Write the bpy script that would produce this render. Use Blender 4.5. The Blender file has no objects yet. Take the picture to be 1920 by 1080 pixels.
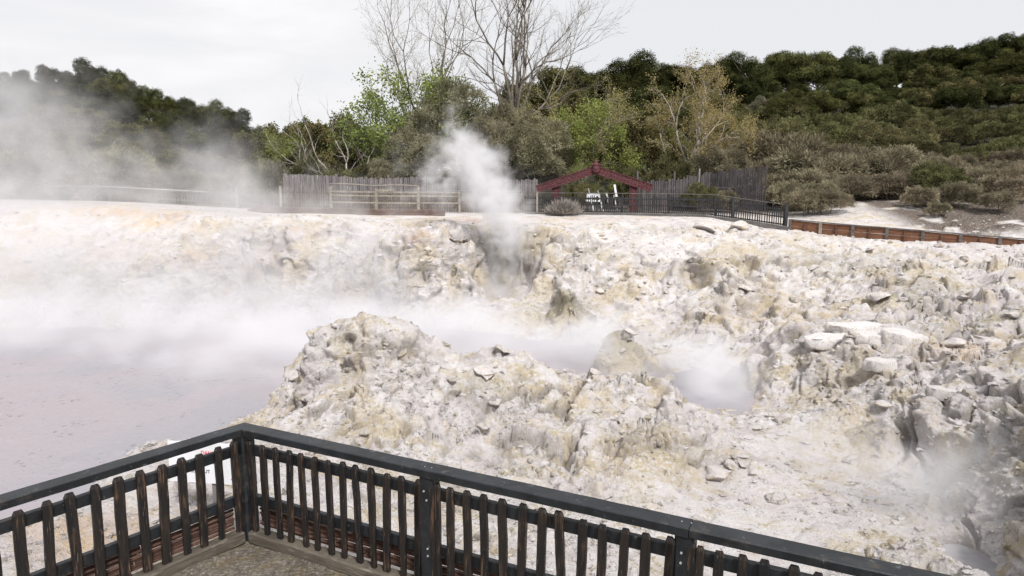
import bpy, math, random
import numpy as np
from mathutils import Vector, Matrix

R = math.radians
S = bpy.context.scene
COL = S.collection
random.seed(7); rng = np.random.default_rng(7)

# ------------------------------------------------------------ camera, world, sun, exposure
CAMZ, PITCH, FPX = 3.2, 8.5, 1280.0
cam = bpy.data.cameras.new('camera'); cam.lens = 24.0; cam.sensor_width = 36.0
cam.clip_start = 0.1; cam.clip_end = 2000
co = bpy.data.objects.new('camera', cam); COL.objects.link(co)
co.location = (0, 0, CAMZ); co.rotation_euler = (R(90 - PITCH), 0, 0)
S.camera = co

SUN_EL, SUN_AZ = 48.0, 156.0        # azimuth clockwise from +Y: sun stands right and behind the camera
wd = bpy.data.worlds.new("World"); S.world = wd; wd.use_nodes = True
nt = wd.node_tree; nt.nodes.clear()
N = nt.nodes.new; L = nt.links.new
sky = N('ShaderNodeTexSky'); sky.sky_type = 'NISHITA'; sky.sun_disc = False
sky.sun_elevation = R(SUN_EL); sky.sun_rotation = R(SUN_AZ)
tc = N('ShaderNodeTexCoord'); mp = N('ShaderNodeMapping'); mp.inputs['Scale'].default_value = (1.0, 1.0, 3.4)
mp.inputs['Location'].default_value = (0.75, 0.2, 0.3)
nz = N('ShaderNodeTexNoise'); nz.inputs['Scale'].default_value = 1.7; nz.inputs['Detail'].default_value = 7; nz.inputs['Roughness'].default_value = 0.52
nz.inputs['Distortion'].default_value = 0.4
rp = N('ShaderNodeValToRGB')
e = rp.color_ramp.elements
e[0].position = 0.40; e[0].color = (6.45, 6.45, 6.6, 1)
e[1].position = 0.60; e[1].color = (7.7, 7.6, 7.65, 1)
x = e.new(0.50); x.color = (7.0, 6.92, 7.02, 1)
mx = N('ShaderNodeMix'); mx.data_type = 'RGBA'; mx.inputs['Factor'].default_value = 0.95
bg = N('ShaderNodeBackground'); bg.inputs['Strength'].default_value = 0.1
wo = N('ShaderNodeOutputWorld')
L(tc.outputs['Generated'], mp.inputs['Vector']); L(mp.outputs[0], nz.inputs['Vector']); L(nz.outputs['Fac'], rp.inputs[0])
L(sky.outputs[0], mx.inputs[6]); L(rp.outputs[0], mx.inputs[7]); L(mx.outputs[2], bg.inputs[0]); L(bg.outputs[0], wo.inputs[0])

sl = bpy.data.lights.new('sun', 'SUN'); sl.energy = 3.1; sl.angle = R(10); sl.color = (1.0, 0.975, 0.94)
so = bpy.data.objects.new('sun', sl); COL.objects.link(so)
sd = Vector((math.sin(R(SUN_AZ)) * math.cos(R(SUN_EL)), math.cos(R(SUN_AZ)) * math.cos(R(SUN_EL)), math.sin(R(SUN_EL))))
so.rotation_euler = sd.to_track_quat('Z', 'Y').to_euler(); so.location = sd * 60

S.view_settings.view_transform = 'Standard'; S.view_settings.look = 'None'
S.view_settings.gamma = 1; S.view_settings.use_curve_mapping = False
S.view_settings.exposure = 0.40
cy = S.cycles
cy.max_bounces = 8; cy.diffuse_bounces = 3; cy.glossy_bounces = 2; cy.transmission_bounces = 3; cy.transparent_max_bounces = 8
cy.volume_bounces = 6; cy.volume_step_rate = 2.0; cy.volume_max_steps = 160
cy.use_denoising = True; cy.caustics_reflective = False; cy.caustics_refractive = False

# ------------------------------------------------------------ placing helpers
SP, CP = math.sin(R(PITCH)), math.cos(R(PITCH))
def PX(px, py, D):                       # the world point that stands D metres ahead on the line of sight px, py
    v = py - 540; y = FPX * CP - v * SP; z = -FPX * SP - v * CP
    k = D / y
    return ((px - 960) * k, D, CAMZ + z * k)
def W(px, D, z):
    q = (CAMZ - z) / D
    v = (FPX * CP * q - FPX * SP) / (CP + SP * q)
    return ((px - 960) / (FPX * CP - v * SP) * D, D, z)

# ------------------------------------------------------------ numpy noise
_p = np.random.default_rng(3).permutation(256).astype(np.int32); _p = np.concatenate([_p, _p, _p])
_g = np.random.default_rng(4).normal(size=(256, 3)); _g /= np.linalg.norm(_g, axis=1)[:, None]; _g = _g.astype(np.float32)
_rv = np.random.default_rng(5).random((256, 4)).astype(np.float32)
def gnoise(p):
    p = p.astype(np.float32); i = np.floor(p).astype(np.int32); f = p - i; i &= 255
    u = f * f * f * (f * (f * 6 - 15) + 10)
    out = np.zeros(len(p), np.float32)
    for dx in (0, 1):
        wx = u[:, 0] if dx else 1 - u[:, 0]
        for dy in (0, 1):
            wy = u[:, 1] if dy else 1 - u[:, 1]
            for dz in (0, 1):
                wz = u[:, 2] if dz else 1 - u[:, 2]
                h = _p[_p[_p[(i[:, 0] + dx) & 255] + ((i[:, 1] + dy) & 255)] + ((i[:, 2] + dz) & 255)]
                g = _g[h]
                out += wx * wy * wz * (g[:, 0] * (f[:, 0] - dx) + g[:, 1] * (f[:, 1] - dy) + g[:, 2] * (f[:, 2] - dz))
    return out * 1.7
def fbm(p, oct=4, gain=.5, lac=2.03):
    o = np.zeros(len(p), np.float32); a = 1.
    for k in range(oct):
        o += a * gnoise(p + k * 17.3); p = p * lac; a *= gain
    return o
def ridged(p, oct=4, gain=.5):
    o = np.zeros(len(p), np.float32); a = 1.
    for k in range(oct):
        o += a * (1 - 2 * np.abs(gnoise(p + k * 9.1))); p = p * 2.07; a *= gain
    return o
def worley(p):                           # F1, F2 and the nearest cell's four random numbers and offset
    p = p.astype(np.float32); i = np.floor(p).astype(np.int32)
    f1 = np.full(len(p), 9., np.float32); f2 = f1.copy(); hid = np.zeros(len(p), np.int32); off = np.zeros((len(p), 3), np.float32)
    for dx in (-1, 0, 1):
        for dy in (-1, 0, 1):
            for dz in (-1, 0, 1):
                c = i + np.array([dx, dy, dz], np.int32); cc = c & 255
                h = _p[_p[_p[cc[:, 0]] + cc[:, 1]] + cc[:, 2]]
                d = p - c - _rv[h][:, :3]
                q = (d * d).sum(1)
                n1 = q < f1
                f2 = np.where(n1, f1, np.minimum(f2, q)); f1 = np.where(n1, q, f1)
                hid = np.where(n1, h, hid); off = np.where(n1[:, None], d, off)
    return np.sqrt(f1), np.sqrt(f2), _rv[hid], off
def sstep(a, b, x):
    t = np.clip((x - a) / (b - a), 0, 1); return t * t * (3 - 2 * t)

# ------------------------------------------------------------ mesh helpers
def tag(o, label=None, cat=None, group=None, kind=None):
    if label: o['label'] = label
    if cat: o['category'] = cat
    if group: o['group'] = group
    if kind: o['kind'] = kind
    return o
def npmesh(name, V, F, mat=None, parent=None, smooth=False, attrs=None, link=True):
    V = np.asarray(V, np.float32); F = np.asarray(F, np.int32)
    me = bpy.data.meshes.new(name); k = F.shape[1]
    me.vertices.add(len(V)); me.vertices.foreach_set('co', V.ravel())
    me.loops.add(F.size); me.loops.foreach_set('vertex_index', F.ravel())
    me.polygons.add(len(F)); me.polygons.foreach_set('loop_start', np.arange(0, F.size, k, dtype=np.int32))
    me.polygons.foreach_set('loop_total', np.full(len(F), k, np.int32))
    me.polygons.foreach_set('use_smooth', np.full(len(F), smooth, bool))
    if attrs:
        for n_, a_ in attrs.items():
            at = me.attributes.new(n_, 'FLOAT', 'POINT'); at.data.foreach_set('value', np.asarray(a_, np.float32))
    me.update(calc_edges=True); me.validate()
    if mat: me.materials.append(mat)
    if not link: return me
    o = bpy.data.objects.new(name, me); COL.objects.link(o)
    if parent: o.parent = parent
    return o
class MB:
    def __init__(s): s.v = []; s.f = []
    def hull8(s, P):                     # eight corners: bottom ring of four, top ring of four
        b = len(s.v); s.v += [tuple(p) for p in P]
        for q in ((0, 3, 2, 1), (4, 5, 6, 7), (0, 1, 5, 4), (1, 2, 6, 5), (2, 3, 7, 6), (3, 0, 4, 7)): s.f.append(tuple(b + i for i in q))
    def box(s, c, h, M=None):
        P = [(-1, -1, -1), (1, -1, -1), (1, 1, -1), (-1, 1, -1), (-1, -1, 1), (1, -1, 1), (1, 1, 1), (-1, 1, 1)]
        Q = []
        for p in P:
            v = Vector((p[0] * h[0], p[1] * h[1], p[2] * h[2]))
            if M is not None: v = M @ v
            Q.append(v + Vector(c))
        s.hull8(Q)
    def beam(s, a, b, w, h, up=(0, 0, 1), seg=1, wob=0.0, tw=1.0, chamf=True):
        # a sawn length of timber from a to b with eased edges, slightly out of true
        a = Vector(a); b = Vector(b); d = (b - a); ln = d.length; d.normalize()
        u = Vector(up); sx = d.cross(u)
        if sx.length < 1e-4: sx = d.cross(Vector((1, 0, 0)))
        sx.normalize(); u = sx.cross(d).normalized()
        c = min(w, h) * 0.12 if chamf else 0
        base = len(s.v)
        prof = [(-w/2 + c, -h/2), (w/2 - c, -h/2), (w/2, -h/2 + c), (w/2, h/2 - c), (w/2 - c, h/2), (-w/2 + c, h/2), (-w/2, h/2 - c), (-w/2, -h/2 + c)]
        for k in range(seg + 1):
            t = k / seg; j = (random.uniform(-wob, wob), random.uniform(-wob, wob)) if wob else (0, 0)
            sc = 1 + (tw - 1) * t
            for (x, y) in prof: s.v.append(tuple(a + d * (ln * t) + sx * (x * sc + j[0]) + u * (y * sc + j[1])))
        n = 8
        for k in range(seg):
            for i in range(n):
                j = (i + 1) % n; s.f.append((base + k*n + i, base + k*n + j, base + (k+1)*n + j, base + (k+1)*n + i))
        s.f.append(tuple(base + i for i in reversed(range(n)))); s.f.append(tuple(base + seg*n + i for i in range(n)))
    def tube(s, pts, rad, n=6):
        base = len(s.v); pts = [Vector(p) for p in pts]
        for k, p in enumerate(pts):
            d = (pts[min(k+1, len(pts)-1)] - pts[max(k-1, 0)]).normalized()
            a = d.cross(Vector((0.13, 0.2, 1))); 
            if a.length < 1e-3: a = d.cross(Vector((1, 0, 0)))
            a.normalize(); b = d.cross(a)
            r = rad[k] if hasattr(rad, '__len__') else rad
            for i in range(n):
                t = 2 * math.pi * i / n; s.v.append(tuple(p + a * (math.cos(t) * r) + b * (math.sin(t) * r)))
        for k in range(len(pts) - 1):
            for i in range(n):
                j = (i + 1) % n; s.f.append((base + k*n + i, base + k*n + j, base + (k+1)*n + j, base + (k+1)*n + i))
        if n > 2:
            s.f.append(tuple(base + i for i in reversed(range(n)))); s.f.append(tuple(base + (len(pts)-1)*n + i for i in range(n)))
    def build(s, name, mat, parent=None, smooth=False, link=True):
        me = bpy.data.meshes.new(name); me.from_pydata(s.v, [], s.f); me.update()
        if smooth: me.polygons.foreach_set('use_smooth', [True] * len(me.polygons))
        if mat: me.materials.append(mat)
        if not link: return me
        o = bpy.data.objects.new(name, me); COL.objects.link(o)
        if parent: o.parent = parent
        return o
def empty(name, loc=(0, 0, 0), rz=0):
    o = bpy.data.objects.new(name, None); o.empty_display_size = .2; COL.objects.link(o); o.location = loc; o.rotation_euler.z = rz; return o
def put(o, parent):                      # part built in world space put under a thing whose Empty stands elsewhere
    o.parent = parent; o.matrix_parent_inverse = Matrix.Translation(-Vector(parent.location)); return o
def copy_tree(root, loc, rz, sc):
    c = root.copy(); COL.objects.link(c); c.location = loc; c.rotation_euler = (0, 0, rz); c.scale = (sc if hasattr(sc, '__len__') else (sc,) * 3)
    for ch in root.children:
        d = ch.copy(); COL.objects.link(d); d.parent = c
    return c

# ------------------------------------------------------------ materials
class NT:
    def __init__(s, name):
        s.m = bpy.data.materials.new(name); s.m.use_nodes = True; s.t = s.m.node_tree
        s.b = s.t.nodes['Principled BSDF']; s.out = s.t.nodes['Material Output']
    def n(s, t, **k):
        o = s.t.nodes.new(t)
        for a, b in k.items():
            if a in o.inputs.keys(): 
                o.inputs[a].default_value = b
            else: setattr(o, a, b)
        return o
    def l(s, a, b): s.t.links.new(a, b)
    def noise(s, scale, detail=5, rough=.55, vec=None, dist=0):
        o = s.n('ShaderNodeTexNoise', Scale=scale, Detail=detail, Roughness=rough, Distortion=dist)
        if vec is not None: s.l(vec, o.inputs['Vector'])
        return o.outputs['Fac']
    def mr(s, x, a, b, c=0, d=1, smooth=True):
        o = s.n('ShaderNodeMapRange'); o.interpolation_type = 'SMOOTHSTEP' if smooth else 'LINEAR'
        s.l(x, o.inputs[0])
        for i, v in zip((1, 2, 3, 4), (a, b, c, d)): o.inputs[i].default_value = v
        return o.outputs[0]
    def mix(s, f, a, b):
        o = s.n('ShaderNodeMix'); o.data_type = 'RGBA'
        for k, v in ((0, f), (6, a), (7, b)):
            if isinstance(v, (int, float)): o.inputs[k].default_value = v
            elif isinstance(v, tuple): o.inputs[k].default_value = (*v[:3], 1)
            else: s.l(v, o.inputs[k])
        return o.outputs[2]
    def math(s, op, a, b=0.):
        o = s.n('ShaderNodeMath'); o.operation = op
        for k, v in ((0, a), (1, b)):
            if isinstance(v, (int, float)): o.inputs[k].default_value = v
            else: s.l(v, o.inputs[k])
        return o.outputs[0]
    def bump(s, h, strength=.5, dist=.02):
        o = s.n('ShaderNodeBump', Strength=strength, Distance=dist); s.l(h, o.inputs['Height']); s.l(o.outputs[0], s.b.inputs['Normal']); return o
    def col(s, c):
        if isinstance(c, tuple): s.b.inputs['Base Color'].default_value = (*c, 1)
        else: s.l(c, s.b.inputs['Base Color'])
    def pos(s, sc=(1, 1, 1), obj=True):
        t = s.n('ShaderNodeTexCoord'); m = s.n('ShaderNodeMapping', Scale=sc); s.l(t.outputs['Object'], m.inputs[0]); return m.outputs[0]

def mat_rock(name='silica_rock', bd=.040):
    t = NT(name); P = t.pos()
    at = lambda n: t.n('ShaderNodeAttribute', attribute_name=n).outputs['Fac']
    geo = t.n('ShaderNodeNewGeometry'); sep = t.n('ShaderNodeSeparateXYZ'); t.l(geo.outputs['Normal'], sep.inputs[0])
    n1 = t.noise(0.9, 7, .6, P, .5); n2 = t.noise(3.2, 7, .65, P, .3); n3 = t.noise(14, 6, .7, P); n4 = t.noise(0.33, 4, .5, P); n5 = t.noise(48, 4, .7, P)
    n6 = t.noise(24, 5, .75, P)
    n7 = t.noise(1.7, 8, .7, P, 1.1); n8 = t.noise(.55, 6, .62, P, .8)
    c = t.mix(t.mr(n1, .38, .62), (.60, .55, .55), (.72, .69, .69))                  # pinkish white / white silica
    c = t.mix(t.math('MULTIPLY', t.mr(n2, .50, .62), .85), c, (.62, .545, .45))              # cream
    steep = t.mr(sep.outputs[2], .80, .30)
    c = t.mix(t.math('MULTIPLY', steep, t.mr(n7, .42, .58)), c, (.50, .46, .435))             # greyer where no crust settles
    c = t.mix(t.math('MULTIPLY', t.mr(n8, .50, .58), t.mr(n3, .38, .54)), c, (.55, .465, .33))   # sulphur cream
    c = t.mix(t.math('MULTIPLY', t.mr(n7, .575, .63), t.mr(n3, .44, .54)), c, (.27, .245, .20))    # olive patches
    c = t.mix(t.math('MULTIPLY', t.mr(n8, .46, .39), t.mr(n3, .48, .60)), c, (.43, .41, .43))   # cool grey patches
    crust = t.math('MULTIPLY', t.mr(sep.outputs[2], .86, .97), t.mr(n7, .56, .42))
    c = t.mix(t.math('MULTIPLY', crust, .65), c, (.73, .695, .685))                            # bright crust on what lies flat
    c = t.mix(t.math('MULTIPLY', t.mr(n3, .61, .68), .6), c, (.36, .325, .30))               # grey grit
    c = t.mix(t.math('MULTIPLY', t.mr(n6, .60, .655), .85), c, (.20, .175, .16))               # dark specks
    c = t.mix(t.math('MULTIPLY', t.mr(n5, .615, .70), .7), c, (.24, .21, .19))
    w = t.mr(n2, .30, .58)
    c = t.mix(t.math('MULTIPLY', at('ochre'), w), c, (.66, .43, .20))
    c = t.mix(t.math('MULTIPLY', at('olive'), t.mr(n2, .28, .60)), c, (.33, .295, .20))
    c = t.mix(t.math('MULTIPLY', at('grey'), t.mr(n3, .25, .62)), c, (.36, .345, .34))
    c = t.mix(t.math('MULTIPLY', at('rust'), w), c, (.33, .16, .085))
    c = t.mix(t.math('MULTIPLY', at('pale'), t.mr(n3, .62, .45)), c, (.76, .73, .72))
    c = t.mix(t.math('MULTIPLY', at('soil'), t.mr(n3, .2, .55)), c, (.11, .082, .062))
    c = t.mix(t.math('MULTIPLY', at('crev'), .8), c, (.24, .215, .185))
    t.col(c); t.b.inputs['Roughness'].default_value = .9; t.b.inputs['Specular IOR Level'].default_value = .25
    v = t.n('ShaderNodeTexVoronoi', Scale=9.0); v.feature = 'DISTANCE_TO_EDGE'; t.l(P, v.inputs['Vector'])
    h = t.math('ADD', t.math('MULTIPLY', n3, 1.0), t.math('MULTIPLY', n2, 1.4)); h = t.math('ADD', h, t.math('ADD', t.math('MULTIPLY', n6, .9), t.math('MULTIPLY', n5, .5)))
    t.bump(h, 1.0, bd)
    return t.m
def mat_mud():
    t = NT('mud'); P = t.pos((1, 1, 1))
    n1 = t.noise(.25, 5, .5, P, .6); n2 = t.noise(1.6, 6, .6, P, 1.2); n3 = t.noise(7, 5, .65, P)
    c = t.mix(t.mr(n1, .35, .65), (.32, .285, .305), (.28, .27, .295))
    c = t.mix(t.math('MULTIPLY', t.mr(n2, .56, .72), .6), c, (.35, .305, .325))
    c = t.mix(t.math('MULTIPLY', t.mr(n3, .57, .65), t.mr(t.noise(.7, 4, .6, P, 1.5), .50, .62)), c, (.12, .10, .105))
    t.col(c); t.b.inputs['Roughness'].default_value = .38; t.bump(t.math('ADD', n2, n3), .5, .05)
    return t.m
def mat_wood(name, a, b, c_, grain=(1, 1, 1), rough=.6, bump=.5, scuff=None, spec=.5):
    # a/b: two wood tones, c_: bare streaks where the stain has gone
    t = NT(name); P = t.pos(grain); Q = t.pos()
    oi = t.n('ShaderNodeObjectInfo')
    ad = t.n('ShaderNodeVectorMath'); ad.operation = 'ADD'; t.l(P, ad.inputs[0])
    mm = t.n('ShaderNodeMath'); mm.operation = 'MULTIPLY'; mm.inputs[1].default_value = 31.; t.l(oi.outputs['Random'], mm.inputs[0]); t.l(mm.outputs[0], ad.inputs[1])
    g1 = t.noise(1.0, 7, .7, ad.outputs[0], .3); g2 = t.noise(3.5, 6, .6, ad.outputs[0]); k = t.noise(2.2, 5, .6, Q, .5)
    c = t.mix(t.mr(g1, .35, .65), a, b)
    c = t.mix(t.math('MULTIPLY', t.mr(g2, .50, .70), t.mr(k, .42, .62)), c, c_)
    if scuff: c = t.mix(t.math('MULTIPLY', t.mr(t.noise(5, 6, .75, ad.outputs[0]), .60, .68), .8), c, scuff)
    t.col(c); t.b.inputs['Roughness'].default_value = rough; t.b.inputs['Specular IOR Level'].default_value = spec
    t.bump(t.math('ADD', g1, t.math('MULTIPLY', g2, .6)), bump, .012)
    return t.m
def mat_leaf(name, a, b, transl=.3, rnd=.35):
    t = NT(name); oi = t.n('ShaderNodeObjectInfo'); P = t.pos()
    tone = t.n('ShaderNodeAttribute', attribute_name='tone').outputs['Fac']
    n1 = t.noise(.9, 3, .5, P)
    f = t.math('ADD', t.math('MULTIPLY', tone, .6), t.math('MULTIPLY', t.mr(n1, .35, .65), .4))
    c = t.mix(f, a, b)
    hsv = t.n('ShaderNodeHueSaturation'); t.l(c, hsv.inputs['Color'])
    t.l(t.mr(oi.outputs['Random'], 0, 1, 1 - rnd, 1 + rnd, False), hsv.inputs['Value'])
    r2 = t.math('FRACT', t.math('MULTIPLY', oi.outputs['Random'], 7.31)); t.l(t.mr(r2, 0, 1, .482, .515, False), hsv.inputs['Hue'])
    d = t.n('ShaderNodeBsdfDiffuse'); tr = t.n('ShaderNodeBsdfTranslucent'); mx = t.n('ShaderNodeMixShader'); mx.inputs[0].default_value = transl
    t.l(hsv.outputs[0], d.inputs[0]); t.l(hsv.outputs[0], tr.inputs[0]); t.l(d.outputs[0], mx.inputs[1]); t.l(tr.outputs[0], mx.inputs[2])
    t.l(mx.outputs[0], t.out.inputs['Surface']); t.t.nodes.remove(t.b)
    return t.m
def mat_plain(name, a, b, scale=6, rough=.7, bump=.2, metal=0.):
    t = NT(name); P = t.pos(); n = t.noise(scale, 6, .65, P, .3)
    t.col(t.mix(t.mr(n, .35, .65), a, b)); t.b.inputs['Roughness'].default_value = rough; t.b.inputs['Metallic'].default_value = metal; t.bump(n, bump, .01); return t.m
M = dict(
    rock=mat_rock(), stone=mat_rock('loose_stone', .018), slab=mat_rock('slab_stone', .022), mud=mat_mud(),
    black_wood=mat_wood('black_stained_timber', (.006, .007, .009), (.017, .020, .025), (.04, .035, .03), (3, 3, 3), .5, .6, (.11, .115, .12)),
    picket=mat_wood('worn_black_picket_timber', (.007, .007, .009), (.020, .015, .012), (.13, .075, .045), (14, 14, 1.3), .5, .8, (.20, .15, .11)),
    rust_board=mat_wood('red_brown_rough_board', (.055, .028, .020), (.14, .07, .05), (.26, .17, .13), (2, 2, 30), .85, 1.0),
    kerb=mat_wood('grey_brown_sleeper', (.06, .05, .038), (.12, .10, .078), (.20, .175, .145), (2, 2, 14), .85, .8),
    grey_wood=mat_wood('weathered_grey_paling', (.105, .092, .095), (.22, .20, .20), (.40, .375, .375), (9, 9, .6), .9, .6),
    brown_wood=mat_wood('weathered_brown_picket', (.075, .06, .048), (.16, .135, .11), (.30, .27, .23), (9, 9, .8), .9, .6),
    pale_wood=mat_wood('pale_rail_timber', (.19, .17, .135), (.30, .27, .225), (.44, .41, .36), (3, 3, 3), .9, .5),
    dark_paling=mat_wood('dark_weathered_paling', (.05, .042, .045), (.115, .10, .105), (.22, .20, .20), (9, 9, .6), .9, .6),
    far_black=mat_wood('black_far_picket', (.012, .012, .014), (.028, .026, .028), (.06, .055, .055), (5, 5, 2), .6, .4),
    orange_wood=mat_wood('orange_brown_plank', (.09, .040, .022), (.19, .08, .038), (.28, .155, .09), (.7, 2, 16), .8, .7, (.05, .028, .02)),
    dark_cap=mat_wood('grey_dark_capping', (.07, .065, .062), (.14, .13, .125), (.22, .21, .2), (2, 2, 8), .85, .5),
    beam=mat_wood('red_brown_edging', (.085, .055, .045), (.16, .105, .085), (.26, .20, .17), (1, 4, 10), .85, .6),
    bark=mat_plain('bark_grey_brown', (.11, .092, .078), (.22, .195, .165), 9, .95, .8),
    pale_bark=mat_plain('bark_pale', (.30, .26, .22), (.44, .40, .35), 7, .95, .6),
    steel=mat_plain('galvanised_steel', (.26, .27, .28), (.38, .39, .4), 9, .45, .1, .6),
    white=mat_plain('white_paint', (.74, .74, .76), (.82, .83, .89), 5, .6, .1),
    nail=mat_plain('bright_nail', (.5, .5, .5), (.65, .65, .65), 9, .4, .1, .5),
    red_ink=mat_plain('red_print', (.62, .035, .07), (.70, .05, .09), 9, .6, .02),
    black_ink=mat_plain('dark_print', (.05, .03, .035), (.08, .05, .055), 9, .6, .02),
)

# ------------------------------------------------------------ terrain
class RBF:
    def __init__(s, pts, c=.35, lam=1e-3):
        P = np.array(pts, float); s.c = c; s.X = s.tx(P[:, 0], P[:, 1]); z = P[:, 2:]
        n = len(P); d = np.sqrt(((s.X[:, None] - s.X[None]) ** 2).sum(2) + c * c)
        A = np.zeros((n + 3, n + 3)); A[:n, :n] = -d + lam * np.eye(n); A[:n, n] = 1; A[:n, n+1:n+3] = s.X; A[n:, :n] = A[:n, n:].T
        b = np.zeros((n + 3, z.shape[1])); b[:n] = z
        s.w = np.linalg.solve(A, b)
    def tx(s, x, y): return np.stack([x, y], 1)
    def __call__(s, x, y):
        Q = s.tx(np.asarray(x, float), np.asarray(y, float)); out = np.empty((len(Q), s.w.shape[1]))
        for a in range(0, len(Q), 40000):
            q = Q[a:a+40000]; d = np.sqrt((q[:, :1] - s.X[None, :, 0]) ** 2 + (q[:, 1:] - s.X[None, :, 1]) ** 2 + s.c ** 2)
            n = len(s.X); out[a:a+40000] = -d @ s.w[:n] + s.w[n] + q @ s.w[n+1:n+3]
        return out
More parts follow.
